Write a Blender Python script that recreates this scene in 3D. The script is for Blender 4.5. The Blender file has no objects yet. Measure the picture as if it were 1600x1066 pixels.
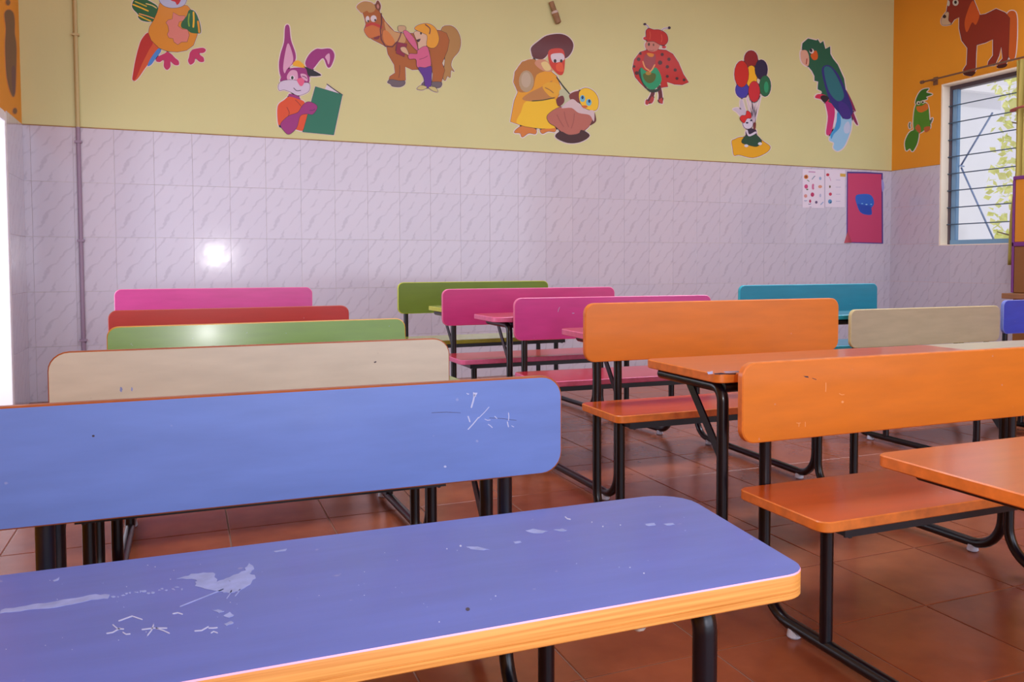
import bpy, bmesh, math, random
from mathutils import Vector, Matrix
from mathutils.geometry import tessellate_polygon
random.seed(7)
S = bpy.context.scene
COL = S.collection

# ------------------------------------------------------------ camera, world, lights, exposure
CAM_H = 0.7504
YAW, PITCH, ROLL = 0.4092, -0.0430, -0.0018
FPX, PPX, PPY = 1340.72, 875.18, 469.36          # pinhole of the photograph (1600 x 1066)
cy_, sy_ = math.cos(YAW), math.sin(YAW)
cp_, sp_ = math.cos(PITCH), math.sin(PITCH)
FWD = Vector((sy_*cp_, cy_*cp_, sp_))
R0 = Vector((cy_, -sy_, 0)); U0 = R0.cross(FWD)
RGT = R0*math.cos(ROLL) + U0*math.sin(ROLL)
UPV = -R0*math.sin(ROLL) + U0*math.cos(ROLL)
EYE = Vector((0, 0, CAM_H))
cd = bpy.data.cameras.new('camera')
cam = bpy.data.objects.new('camera', cd); COL.objects.link(cam)
cam.matrix_world = Matrix(((RGT.x, UPV.x, -FWD.x, EYE.x), (RGT.y, UPV.y, -FWD.y, EYE.y), (RGT.z, UPV.z, -FWD.z, EYE.z), (0, 0, 0, 1)))
cd.sensor_fit = 'HORIZONTAL'; cd.sensor_width = 36; cd.lens = FPX/1600*36
cd.shift_x = (800-PPX)/1600; cd.shift_y = (PPY-533)/1600
cd.clip_start = 0.02; cd.clip_end = 200
S.camera = cam
S.view_settings.view_transform = 'Standard'; S.view_settings.look = 'None'
S.view_settings.gamma = 1; S.view_settings.use_curve_mapping = False
S.view_settings.exposure = -0.06

w = bpy.data.worlds.new('overcast_sky'); S.world = w; w.use_nodes = True
bg = w.node_tree.nodes['Background']; bg.inputs[0].default_value = (0.97, 0.94, 1.08, 1); bg.inputs[1].default_value = 0.78

def area(name, loc, target, size, size_y, power, col):
    d = bpy.data.lights.new(name, 'AREA'); d.shape = 'RECTANGLE'; d.size = size; d.size_y = size_y
    d.energy = power; d.color = col
    o = bpy.data.objects.new(name, d); COL.objects.link(o); o.location = loc
    o.rotation_euler = (Vector(target)-Vector(loc)).to_track_quat('-Z', 'Y').to_euler()
    return o
area('ceiling_fill', (1.0, 2.9, 2.85), (1.0, 2.9, 0), 2.4, 0.5, 42, (0.86, 0.93, 1.1))  # unseen overhead fill, added to light the interior
area('ceiling_fill', (3.8, 2.9, 2.85), (3.8, 2.9, 0), 2.4, 0.5, 60, (0.86, 0.93, 1.1))  # second added overhead fill, stronger to lift the right side
area('front_fill', (2.2, -1.9, 1.6), (2.2, 4.0, 1.3), 5.4, 2.2, 88, (0.86, 0.93, 1.12))  # broad fill added behind the camera to brighten faces turned towards it
area('camera_flash', (0.33, -0.05, 0.86), (0.9, 3.0, 0.70), 0.07, 0.05, 7, (1.0, 0.97, 1.0))

area('doorway_daylight', (-1.25, 4.0, 0.85), (3.0, 3.6, 0.7), 1.7, 1.3, 24, (0.88, 0.93, 1.12))

sd = bpy.data.lights.new('sun', 'SUN'); sd.energy = 1.0; sd.angle = math.radians(3); sun = bpy.data.objects.new('sun', sd); COL.objects.link(sun)
sun.rotation_euler = Vector((0.12, 0.5, -0.86)).to_track_quat('-Z', 'Y').to_euler()

def ray(px, py):
    return FWD + RGT*((px-PPX)/FPX) - UPV*((py-PPY)/FPX)
def at(px, py, ax, val):
    """point of the wall or board plane (axis ax = val) measured in the photograph"""
    d = ray(px, py); t = (val-EYE[ax])/d[ax]
    return EYE + d*t

# ------------------------------------------------------------ materials
def lin(c):
    c = c/255
    return c/12.92 if c <= 0.04045 else ((c+0.055)/1.055)**2.4
def rgb(r, g, b): return (lin(r), lin(g), lin(b), 1)
MC = {}
def mat(key, col, rough=0.5, coat=0.0, var=0.0, vscale=6, bump=0.0, bscale=60, spec=0.5, metal=0.0, stretch=(1, 1, 1)):
    if key in MC: return MC[key]
    m = bpy.data.materials.new(key); m.use_nodes = True; MC[key] = m
    nt = m.node_tree; n = nt.nodes; L = nt.links; p = n['Principled BSDF']
    c = rgb(*col)
    p.inputs['Base Color'].default_value = c; p.inputs['Roughness'].default_value = rough
    p.inputs['Coat Weight'].default_value = coat; p.inputs['Coat Roughness'].default_value = 0.12
    p.inputs['Specular IOR Level'].default_value = spec; p.inputs['Metallic'].default_value = metal
    if var or bump:
        tc = n.new('ShaderNodeTexCoord'); mp = n.new('ShaderNodeMapping'); mp.inputs['Scale'].default_value = stretch
        L.new(tc.outputs['Object'], mp.inputs[0])
    if var:
        t = n.new('ShaderNodeTexNoise'); t.inputs['Scale'].default_value = vscale; t.inputs['Detail'].default_value = 6
        L.new(mp.outputs[0], t.inputs['Vector'])
        r = n.new('ShaderNodeValToRGB'); L.new(t.outputs[0], r.inputs[0])
        r.color_ramp.elements[0].position = 0.3; r.color_ramp.elements[1].position = 0.7
        r.color_ramp.elements[0].color = tuple(x*(1-var) for x in c[:3])+(1,)
        r.color_ramp.elements[1].color = tuple(min(1, x*(1+var)) for x in c[:3])+(1,)
        L.new(r.outputs[0], p.inputs['Base Color'])
    if bump:
        t2 = n.new('ShaderNodeTexNoise'); t2.inputs['Scale'].default_value = bscale; t2.inputs['Detail'].default_value = 3
        L.new(mp.outputs[0], t2.inputs['Vector'])
        b = n.new('ShaderNodeBump'); b.inputs['Strength'].default_value = bump; b.inputs['Distance'].default_value = 0.002
        L.new(t2.outputs[0], b.inputs['Height']); L.new(b.outputs[0], p.inputs['Normal'])
    return m

def board(key, col, rough=0.34, coat=0.35, wear=(200, 198, 215), wamt=0.22):
    """painted laminate board: faint mottling, fine wood grain along X, a few worn flecks"""
    if key in MC: return MC[key]
    m = mat(key, col, rough, coat, 0.07, 7, 0.03, 30, stretch=(1, 5, 5))
    nt = m.node_tree; n = nt.nodes; L = nt.links; p = n['Principled BSDF']
    base = p.inputs['Base Color'].links[0].from_socket
    tc = n.new('ShaderNodeTexCoord')
    t = n.new('ShaderNodeTexNoise'); t.inputs['Scale'].default_value = 55; t.inputs['Detail'].default_value = 2
    L.new(tc.outputs['Object'], t.inputs['Vector'])
    r = n.new('ShaderNodeValToRGB'); r.color_ramp.elements[0].position = 0.735; r.color_ramp.elements[1].position = 0.77
    L.new(t.outputs[0], r.inputs[0])
    mu = n.new('ShaderNodeMath'); mu.operation = 'MULTIPLY'; mu.inputs[1].default_value = wamt; L.new(r.outputs[0], mu.inputs[0])
    mx = n.new('ShaderNodeMix'); mx.data_type = 'RGBA'
    L.new(mu.outputs[0], mx.inputs[0]); L.new(base, mx.inputs[6]); mx.inputs[7].default_value = rgb(*wear)
    L.new(mx.outputs[2], p.inputs['Base Color'])
    return m

def tile_material():
    m = bpy.data.materials.new('veined_glazed_tile'); m.use_nodes = True
    nt = m.node_tree; n = nt.nodes; L = nt.links; p = n['Principled BSDF']
    tc = n.new('ShaderNodeTexCoord'); mp = n.new('ShaderNodeMapping')
    mp.inputs['Rotation'].default_value = (0, math.radians(-37), 0); mp.inputs['Scale'].default_value = (1, 1, 1)
    L.new(tc.outputs['Object'], mp.inputs[0])
    wv = n.new('ShaderNodeTexWave'); wv.bands_direction = 'X'; wv.inputs['Scale'].default_value = 4.8
    wv.inputs['Distortion'].default_value = 4.2; wv.inputs['Detail'].default_value = 3; wv.inputs['Detail Scale'].default_value = 2.4
    L.new(mp.outputs[0], wv.inputs['Vector'])
    r = n.new('ShaderNodeValToRGB'); e = r.color_ramp.elements
    e[0].position = 0.0; e[0].color = (1, 1, 1, 1); e[1].position = 0.11; e[1].color = (0, 0, 0, 1)
    L.new(wv.outputs['Fac'], r.inputs[0])
    ns = n.new('ShaderNodeTexNoise'); ns.inputs['Scale'].default_value = 13; L.new(tc.outputs['Object'], ns.inputs['Vector'])
    r2 = n.new('ShaderNodeValToRGB'); r2.color_ramp.elements[0].position = 0.36; r2.color_ramp.elements[1].position = 0.56; L.new(ns.outputs[0], r2.inputs[0])
    mu = n.new('ShaderNodeMath'); mu.operation = 'MULTIPLY'; L.new(r.outputs[0], mu.inputs[0]); L.new(r2.outputs[0], mu.inputs[1])
    mu2 = n.new('ShaderNodeMath'); mu2.operation = 'MULTIPLY'; mu2.inputs[1].default_value = 0.32; L.new(mu.outputs[0], mu2.inputs[0])
    oi = n.new('ShaderNodeObjectInfo')
    mb = n.new('ShaderNodeMix'); mb.data_type = 'RGBA'; L.new(oi.outputs['Random'], mb.inputs[0])
    mb.inputs[6].default_value = rgb(199, 193, 205); mb.inputs[7].default_value = rgb(203, 197, 208)
    mx = n.new('ShaderNodeMix'); mx.data_type = 'RGBA'; L.new(mu2.outputs[0], mx.inputs[0]); L.new(mb.outputs[2], mx.inputs[6])
    mx.inputs[7].default_value = rgb(150, 141, 157)
    L.new(mx.outputs[2], p.inputs['Base Color'])
    p.inputs['Roughness'].default_value = 0.12; p.inputs['Specular IOR Level'].default_value = 0.5
    nb = n.new('ShaderNodeTexNoise'); nb.inputs['Scale'].default_value = 9; L.new(tc.outputs['Object'], nb.inputs['Vector'])
    b = n.new('ShaderNodeBump'); b.inputs['Strength'].default_value = 0.25; b.inputs['Distance'].default_value = 0.002
    L.new(nb.outputs[0], b.inputs['Height']); L.new(b.outputs[0], p.inputs['Normal'])
    return m

def floor_tile_material():
    m = bpy.data.materials.new('terracotta_tile'); m.use_nodes = True
    nt = m.node_tree; n = nt.nodes; L = nt.links; p = n['Principled BSDF']
    tc = n.new('ShaderNodeTexCoord'); oi = n.new('ShaderNodeObjectInfo')
    va = n.new('ShaderNodeVectorMath'); L.new(tc.outputs['Object'], va.inputs[0]); L.new(oi.outputs['Location'], va.inputs[1])
    t = n.new('ShaderNodeTexNoise'); t.inputs['Scale'].default_value = 7; t.inputs['Detail'].default_value = 7; L.new(va.outputs[0], t.inputs['Vector'])
    r = n.new('ShaderNodeValToRGB'); r.color_ramp.elements[0].position = 0.3; r.color_ramp.elements[1].position = 0.72
    r.color_ramp.elements[0].color = rgb(130, 64, 36); r.color_ramp.elements[1].color = rgb(158, 84, 50)
    L.new(t.outputs[0], r.inputs[0])
    hs = n.new('ShaderNodeHueSaturation'); L.new(r.outputs[0], hs.inputs['Color'])
    mr = n.new('ShaderNodeMapRange'); mr.inputs[3].default_value = 0.88; mr.inputs[4].default_value = 1.1; L.new(oi.outputs['Random'], mr.inputs[0]); L.new(mr.outputs[0], hs.inputs['Value'])
    L.new(hs.outputs[0], p.inputs['Base Color'])
    p.inputs['Roughness'].default_value = 0.26; p.inputs['Specular IOR Level'].default_value = 0.45
    nb = n.new('ShaderNodeTexNoise'); nb.inputs['Scale'].default_value = 18; nb.inputs['Detail'].default_value = 4; L.new(va.outputs[0], nb.inputs['Vector'])
    b = n.new('ShaderNodeBump'); b.inputs['Strength'].default_value = 0.3; b.inputs['Distance'].default_value = 0.002
    L.new(nb.outputs[0], b.inputs['Height']); L.new(b.outputs[0], p.inputs['Normal'])
    return m

def ply_edge(key, light, dark):
    m = bpy.data.materials.new(key); m.use_nodes = True; MC[key] = m
    nt = m.node_tree; n = nt.nodes; L = nt.links; p = n['Principled BSDF']
    tc = n.new('ShaderNodeTexCoord'); mp = n.new('ShaderNodeMapping'); mp.inputs['Scale'].default_value = (3, 3, 260)
    L.new(tc.outputs['Object'], mp.inputs[0])
    t = n.new('ShaderNodeTexNoise'); t.inputs['Scale'].default_value = 1.6; t.inputs['Detail'].default_value = 4; L.new(mp.outputs[0], t.inputs['Vector'])
    r = n.new('ShaderNodeValToRGB'); r.color_ramp.elements[0].position = 0.32; r.color_ramp.elements[1].position = 0.62
    r.color_ramp.elements[0].color = rgb(*dark); r.color_ramp.elements[1].color = rgb(*light)
    L.new(t.outputs[0], r.inputs[0]); L.new(r.outputs[0], p.inputs['Base Color']); p.inputs['Roughness'].default_value = 0.45
    return m

# ------------------------------------------------------------ mesh helpers
def link(name, me, parent=None):
    o = bpy.data.objects.new(name, me); COL.objects.link(o)
    if parent: o.parent = parent
    return o
def mesh(name, bm, mats, smooth=False):
    bmesh.ops.recalc_face_normals(bm, faces=bm.faces)
    me = bpy.data.meshes.new(name); bm.to_mesh(me); bm.free()
    for m in (mats if isinstance(mats, (list, tuple)) else [mats]): me.materials.append(m)
    if smooth:
        me.set_sharp_from_angle(angle=math.radians(38))
        for p in me.polygons: p.use_smooth = len(p.vertices) <= 4      # flat caps
    return me
def obj(name, bm, mats, parent=None, smooth=False): return link(name, mesh(name, bm, mats, smooth), parent)
def tag(o, label=None, cat=None, group=None, kind=None):
    if label: o['label'] = label
    if cat: o['category'] = cat
    if group: o['group'] = group
    if kind: o['kind'] = kind
    return o
def empty(name, loc, rz=0):
    o = bpy.data.objects.new(name, None); COL.objects.link(o); o.location = loc; o.rotation_euler = (0, 0, rz); o.empty_display_size = 0.1
    return o
def box(bm, a, b, mi=0):
    xs, ys, zs = zip(a, b)
    v = [bm.verts.new((xs[i], ys[j], zs[k])) for i in (0, 1) for j in (0, 1) for k in (0, 1)]
    fs = [(0, 1, 3, 2), (4, 6, 7, 5), (0, 4, 5, 1), (2, 3, 7, 6), (0, 2, 6, 4), (1, 5, 7, 3)]
    out = []
    for f in fs:
        g = bm.faces.new([v[i] for i in f]); g.material_index = mi; out.append(g)
    return out
def fillet(pts, rads, seg=7):
    """polyline with rounded corners"""
    P = [Vector(p) for p in pts]; out = [P[0]]
    for i in range(1, len(P)-1):
        r = rads[i-1]
        a = (P[i-1]-P[i]).normalized(); b = (P[i+1]-P[i]).normalized()
        ang = a.angle(b)
        if r <= 0 or ang > 3.1: out.append(P[i]); continue
        t = r/math.tan(ang/2); s, e = P[i]+a*t, P[i]+b*t
        c = P[i] + (a+b).normalized()*(r/math.sin(ang/2))
        v0, v1 = s-c, e-c; tot = v0.angle(v1)
        for k in range(seg+1):
            f = k/seg
            out.append(c + (v0*math.sin((1-f)*tot) + v1*math.sin(f*tot))/math.sin(tot))
    out.append(P[-1]); return out
def tube(bm, pts, r, seg=12, cap=True, mi=0):
    P = [Vector(p) for p in pts]; rings = []
    T = [(P[min(i+1, len(P)-1)]-P[max(i-1, 0)]).normalized() for i in range(len(P))]
    up = Vector((1, 0, 0)) if abs(T[0].x) < 0.9 else Vector((0, 0, 1))
    nrm = (up - T[0]*up.dot(T[0])).normalized()
    for i, p in enumerate(P):
        nrm = (nrm - T[i]*nrm.dot(T[i])).normalized(); bn = T[i].cross(nrm)
        rr = r[i] if isinstance(r, (list, tuple)) else r
        rings.append([bm.verts.new(p + (nrm*math.cos(2*math.pi*k/seg) + bn*math.sin(2*math.pi*k/seg))*rr) for k in range(seg)])
    for a, b in zip(rings, rings[1:]):
        for k in range(seg):
            f = bm.faces.new((a[k], a[(k+1) % seg], b[(k+1) % seg], b[k])); f.material_index = mi
    if cap:
        for rg in (rings[0], rings[-1]):
            f = bm.faces.new(rg); f.material_index = mi
def rrect(w, h, r, seg=6):
    """rounded rectangle outline in 2D from (0,0) to (w,h)"""
    rs = r if isinstance(r, (list, tuple)) else (r,)*4
    out = []
    for (cx, cyy, a0, rr) in ((w-rs[0], rs[0], -90, rs[0]), (w-rs[1], h-rs[1], 0, rs[1]), (rs[2], h-rs[2], 90, rs[2]), (rs[3], rs[3], 180, rs[3])):
        for k in range(seg+1):
            a = math.radians(a0 + 90*k/seg); out.append((cx+rr*math.cos(a), cyy+rr*math.sin(a)))
    return out
def prism(bm, outline, to3, layers, mi_side=1):
    """outline swept through layers of (depth, inset, side material of the wall that ends here); caps use material 0"""
    cx = sum(p[0] for p in outline)/len(outline); cyy = sum(p[1] for p in outline)/len(outline)
    xs = [p[0] for p in outline]; ys = [p[1] for p in outline]
    W, H = max(xs)-min(xs), max(ys)-min(ys); mxc, myc = (max(xs)+min(xs))/2, (max(ys)+min(ys))/2
    rings = []
    for d, ins, m_ in layers:
        rings.append([bm.verts.new(to3(mxc+(x-mxc)*(1-2*ins/W), myc+(y-myc)*(1-2*ins/H), d)) for x, y in outline])
    n = len(outline)
    for i in range(1, len(rings)):
        for k in range(n):
            f = bm.faces.new((rings[i-1][k], rings[i-1][(k+1) % n], rings[i][(k+1) % n], rings[i][k])); f.material_index = layers[i][2]
    for rg in (rings[0], rings[-1]):
        f = bm.faces.new(rg); f.material_index = 0

# ------------------------------------------------------------ the room
WY, WX, LX = 5.397, 5.302, -0.801        # back wall face, right wall face, left wall face
CEIL = 3.0; FRONT = -2.0
m_cream = mat('cream_wall_paint', (206, 203, 144), 0.62, 0, 0.035, 1.3, 0.25, 45)
m_orange = mat('orange_wall_paint', (228, 148, 30), 0.6, 0, 0.05, 1.5, 0.25, 45)
m_grout = mat('tile_grout', (196, 188, 200), 0.8)
m_wallbase = m_grout
m_fgrout = mat('floor_grout', (148, 112, 94), 0.85)
m_ceil = mat('white_ceiling_paint', (226, 222, 216), 0.8)
m_tile = tile_material(); m_ftile = floor_tile_material()

def room_box(name, a, b, m, parent=None):
    bm = bmesh.new(); box(bm, a, b); o = obj(name, bm, m, parent); o['kind'] = 'structure'; return o
floor = room_box('floor', (LX-0.2, FRONT, -0.12), (WX+0.3, WY+0.2, -0.002), m_fgrout)
ceiling = room_box('ceiling', (LX-0.2, FRONT, CEIL), (WX+0.3, WY+0.2, CEIL+0.12), m_ceil)
LT = 0.02
wall_back = room_box('wall_back', (LX-LT, WY+0.003, -0.002), (WX+0.13, WY+0.2, CEIL), m_cream)
tag(wall_back, 'back wall painted pale yellow above a dado of pale veined tiles')

# openings
WN0, WN1, WZ0, WZ1 = 3.55, 4.905, 0.882, 2.108          # window in the right wall
bm = bmesh.new()
for a, b in (((WX, FRONT, -0.002), (WX+0.13, WN0, CEIL)), ((WX, WN1, -0.002), (WX+0.13, WY+0.003, CEIL)),
             ((WX, WN0, -0.002), (WX+0.13, WN1, WZ0)), ((WX, WN0, WZ1), (WX+0.13, WN1, CEIL))): box(bm, a, b)
wall_right = obj('wall_right', bm, m_orange); wall_right['kind'] = 'structure'
DY0, DY1, DZ, LT = 3.0, 4.95, 1.49, 0.02
bm = bmesh.new()
for a, b in (((LX-LT, FRONT, -0.002), (LX, DY0, CEIL)), ((LX-LT, DY1, -0.002), (LX, WY+0.003, CEIL)), ((LX-LT, DY0, DZ), (LX, DY1, CEIL))): box(bm, a, b)
wall_left = obj('wall_left', bm, m_orange); wall_left['kind'] = 'structure'

m_door = mat('white_door_paint', (238, 236, 240), 0.4)
door = empty('door_1', (LX, DY1, 0)); door['kind'] = 'structure'; tag(door, 'white framed doorway open to bright daylight at the far left')
for nm, a, b in (('door_jamb', (LX-0.055, DY1-0.045, 0), (LX+0.004, DY1+0.003, DZ)), ('door_jamb', (LX-0.055, DY0-0.003, 0), (LX+0.004, DY0+0.045, DZ)), ('door_head', (LX-0.055, DY0+0.045, DZ-0.045), (LX+0.004, DY1-0.045, DZ+0.003))):
    bm = bmesh.new(); box(bm, a, b); bmesh.ops.bevel(bm, geom=bm.edges[:], offset=0.003, segments=1, affect='EDGES')
    for v in bm.verts: v.co -= door.location
    obj(nm, bm, m_door, door)

# wall tiles, 200 x 300 mm, five courses
def tile_mesh(name, wd, ht, th=0.0035, ch=0.0012, gap=0.0008, m=None, flat=False):
    bm = bmesh.new(); x, z = wd/2-gap, ht/2-gap
    rings = []
    for (xx, zz, d) in ((x, z, 0.0), (x, z, -(th-ch*0.6)), (x-ch, z-ch, -th)):
        pts = [(-xx, -zz), (xx, -zz), (xx, zz), (-xx, zz)]
        rings.append([bm.verts.new((p, d, q)) if not flat else bm.verts.new((p, q, -d)) for p, q in pts])
    for a, b in zip(rings, rings[1:]):
        for k in range(4): bm.faces.new((a[k], a[(k+1) % 4], b[(k+1) % 4], b[k]))
    bm.faces.new(rings[0]); bm.faces.new(rings[-1])
    return mesh(name, bm, m)
TM = {}
def get_tile(wd, ht, flat=False):
    k = (round(wd, 4), round(ht, 4), flat)
    if k not in TM: TM[k] = tile_mesh('tile', wd, ht, m=m_ftile if flat else m_tile, flat=flat, th=0.002 if flat else 0.0035, ch=0.0015 if flat else 0.0006, gap=0.0016 if flat else 0.00035)
    return TM[k]
def spans(a, b, start, step):
    k0 = math.floor((a-start)/step); out = []; x = start+k0*step
    while x < b-1e-6:
        lo, hi = max(x, a), min(x+step, b)
        if hi-lo > 0.012: out.append((lo, hi))
        x += step
    return out
rt = random.Random(3)
for (x0, x1) in spans(LX, WX, -0.164, 0.2):
    for r in range(5):
        o = link('tile', get_tile(x1-x0, 0.3), wall_back); o.location = ((x0+x1)/2, WY+0.0035+rt.uniform(-0.0003, 0.0002), r*0.3+0.15)
        o.rotation_euler = (rt.uniform(-.0018, .0018), 0, rt.uniform(-.0025, .0025))
for (y0, y1) in spans(2.997, WY, WY, 0.2):
    for r in range(5):
        z0, z1 = r*0.3, r*0.3+0.3
        if y1 > WN0+0.01 and y0 < WN1-0.01:
            if z0 >= WZ0-1e-3:
                if y0 < WN1 < y1: y0b, y1b, z1b = WN1, y1, z1
                else: continue
            else:
                y0b, y1b, z1b = y0, y1, min(z1, WZ0)
        else: y0b, y1b, z1b = y0, y1, z1
        if y1b-y0b < 0.01: continue
        if z1b < z1 and y0 < WN1 < y1:      # notched tile at the window corner
            o = link('tile', get_tile(y1-WN1, z1-z1b), wall_right); o.location = (WX, (y1+WN1)/2, (z1+z1b)/2); o.rotation_euler = (0, 0, -math.pi/2)
        o = link('tile', get_tile(y1b-y0b, z1b-z0), wall_right); o.location = (WX, (y0b+y1b)/2, (z0+z1b)/2); o.rotation_euler = (0, 0, -math.pi/2)
for (y0, y1) in spans(DY1, WY, WY, 0.2):
    for r in range(5):
        o = link('tile', get_tile(y1-y0, 0.3), wall_left); o.location = (LX, (y0+y1)/2, r*0.3+0.15); o.rotation_euler = (0, 0, math.pi/2)
# dirty line along the top of the dado
m_line = mat('brown_sealant', (158, 120, 74), 0.7, 0, 0.3, 14)
bm = bmesh.new(); box(bm, (LX, WY-0.0025, 1.498), (WX, WY+0.003, 1.5035)); t1 = obj('trim_1', bm, m_line); t1['kind'] = 'structure'
bm = bmesh.new(); box(bm, (WX-0.0028, WN1+0.0, 1.498), (WX, WY-0.003, 1.5035)); t2 = obj('trim_2', bm, m_line); t2['kind'] = 'structure'

# floor tiles
SX, SY = 0.275, 0.2985
cnt = 0
for (x0, x1) in spans(LX, WX, 0.643, SX):
    for (y0, y1) in spans(0.18, WY, 1.378, SY):
        c = Vector(((x0+x1)/2, (y0+y1)/2, 0)); d = c-EYE; z = d.dot(FWD)
        if z < 0.3: continue
        u = PPX+FPX*d.dot(RGT)/z; v = PPY-FPX*d.dot(UPV)/z
        if -260 < u < 1830 and v < 1330 and cnt < 300:
            cnt += 1
            o = link('tile', get_tile(x1-x0, y1-y0, True), floor); o.location = (c.x, c.y, -0.0022)
bm = bmesh.new()      # the rest of the floor tiles, out of the frame: real joints, one part
for (x0, x1) in spans(LX, WX, 0.643, SX):
    for (y0, y1) in spans(FRONT, WY, 1.378, SY):
        c = Vector(((x0+x1)/2, (y0+y1)/2, 0)); d = c-EYE; z = d.dot(FWD); ok = False
        if y0 >= 0.18-1e-6 and z >= 0.3:
            u = PPX+FPX*d.dot(RGT)/z; v = PPY-FPX*d.dot(UPV)/z
            ok = -260 < u < 1830 and v < 1330
        if not ok and not (y1 > 0.18 > y0): box(bm, (x0+.0016, y0+.0016, -0.002), (x1-.0016, y1-.0016, 0.0))
o = obj('outer_tiles', bm, m_ftile, floor); o['kind'] = 'stuff'

# conduit on the back wall
m_cond = mat('conduit_mauve', (150, 128, 148), 0.5); m_cond2 = mat('conduit_cream', (190, 172, 118), 0.55)
cr = empty('wall_conduit', (-0.536, WY, 0))
tag(cr, 'thin vertical pipe at the left of the back wall, cream above the tiles', 'pipe')
bm = bmesh.new(); tube(bm, [(0, -0.008, 0.002), (0, -0.008, 1.5)], 0.011, 10); obj('lower_pipe', bm, m_cond, cr, True)['label'] = 'mauve lower length of the pipe'
bm = bmesh.new(); tube(bm, [(0, -0.008, 1.5), (0, -0.008, CEIL-0.001)], 0.011, 10); obj('upper_pipe', bm, m_cond2, cr, True)['label'] = 'cream painted upper length of the pipe'
for z in (0.33, 0.88, 1.42, 2.0):
    bm = bmesh.new(); box(bm, (-0.018, -0.021, z-0.006), (0.018, -0.0003, z+0.006)); obj('pipe_clip', bm, m_cond if z < 1.5 else m_cond2, cr)

# ------------------------------------------------------------ window in the right wall
m_reveal = mat('cream_reveal_paint', (250, 238, 214), 0.6, 0, 0.03, 3)
m_frame = mat('blue_grey_steel', (118, 158, 190), 0.4); m_darkframe = mat('dark_brown_steel', (86, 74, 84), 0.5)
m_bar = mat('dark_blue_bar', (66, 98, 130), 0.4)
FD = 0.075                                # depth of the reveal before the frame
bm = bmesh.new(); rv = 0.012
for a, b in (((WX-0.001, WN1-rv, WZ0), (WX+0.13, WN1, WZ1)), ((WX-0.001, WN0, WZ0), (WX+0.13, WN0+rv, WZ1)),
             ((WX-0.001, WN0+rv, WZ1-rv), (WX+0.13, WN1-rv, WZ1)), ((WX-0.001, WN0+rv, WZ0), (WX+0.13, WN1-rv, WZ0+rv*0.5))): box(bm, a, b)
win = empty('window_1', (WX, (WN0+WN1)/2, WZ0)); win['kind'] = 'structure'; tag(win, 'barred steel window with blue grey frame in the orange right wall')
def wchild(name, bm, m, smooth=False, parent=None):
    for v in bm.verts: v.co -= Vector(win.location)
    return obj(name, bm, m, parent or win, smooth)
wchild('window_reveal', bm, m_reveal)
xf = WX+FD; y1 = WN1-rv; y0 = WN0+rv; z0 = WZ0+rv*0.5; z1 = WZ1-rv
bm = bmesh.new(); box(bm, (xf, y1-0.022, z0), (xf+0.05, y1, z1)); box(bm, (xf, y0, z0), (xf+0.05, y0+0.022, z1))
box(bm, (xf, y0+0.022, z1-0.03), (xf+0.05, y1-0.022, z1)); wchild('outer_frame', bm, m_darkframe)['label'] = 'dark brown outer steel frame'
bm = bmesh.new(); box(bm, (xf+0.002, y0+0.022, z0), (xf+0.05, y1-0.022, z0+0.035)); wchild('bottom_rail', bm, m_frame)
bm = bmesh.new(); box(bm, (xf+0.006, y1-0.062, z0+0.035), (xf+0.045, y1-0.024, z1-0.03)); box(bm, (xf+0.012, y1-0.066, z0+0.035), (xf+0.03, y1-0.062, z1-0.03)); wchild('casement_stile', bm, m_frame)
for i in range(8):
    z = 1.944 - i*0.1288
    bm = bmesh.new(); tube(bm, [(xf-0.008, y0-0.001, z), (xf-0.008, y1+0.001, z)], 0.0042, 8); wchild('window_bar', bm, m_bar, True)
# casement stays / bracing outside the bars (open shutter)
m_brace = mat('pale_blue_steel', (140, 166, 205), 0.4)
zc = 1.39
bm = bmesh.new(); a_ = at(1502, 258, 0, xf+0.10); b_ = at(1551, 176, 0, xf+0.10); tube(bm, [a_, b_], 0.007, 8)
c_ = at(1502, 262, 0, xf+0.10); d_ = at(1558, 386, 0, xf+0.10); tube(bm, [c_, d_], 0.007, 8)
tube(bm, [at(1500, 259, 0, xf+0.03), at(1506, 260, 0, xf+0.12)], 0.006, 8)
wchild('casement_stay', bm, m_brace, True)

# curtain rod and curtain
m_rod = mat('brown_rod', (120, 84, 62), 0.45); m_curt = mat('khaki_curtain_cloth', (176, 158, 78), 0.85, 0, 0.25, 5, 0.5, 20, stretch=(1, 1, 0.4))
m_pinkc = mat('faded_red_cloth', (176, 92, 84), 0.8)
rod = empty('curtain_rod', (5.235, 4.5, 2.145)); tag(rod, 'thin brown curtain rod fixed above the barred window', 'curtain rod')
bm = bmesh.new(); tube(bm, [(0, 0.53, 0), (0, -1.0, 0)], 0.0065, 10); obj('rod', bm, m_rod, rod, True)
for yy in (0.53, -1.0):
    bm = bmesh.new(); tube(bm, [(0, yy-0.012, 0), (0, yy+0.012, 0), (0, yy+0.02, 0)], [0.013, 0.013, 0.006], 10); obj('finial', bm, m_rod, rod, True)
for yy in (0.46, -0.9):
    bm = bmesh.new(); tube(bm, [(0.0665, yy, 0), (-0.004, yy, 0)], 0.006, 8); box(bm, (0.06, yy-.02, -.03), (0.0668, yy+.02, .03)); obj('rod_bracket', bm, m_rod, rod)
bm = bmesh.new(); NX, NZ = 60, 24; g = []
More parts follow.
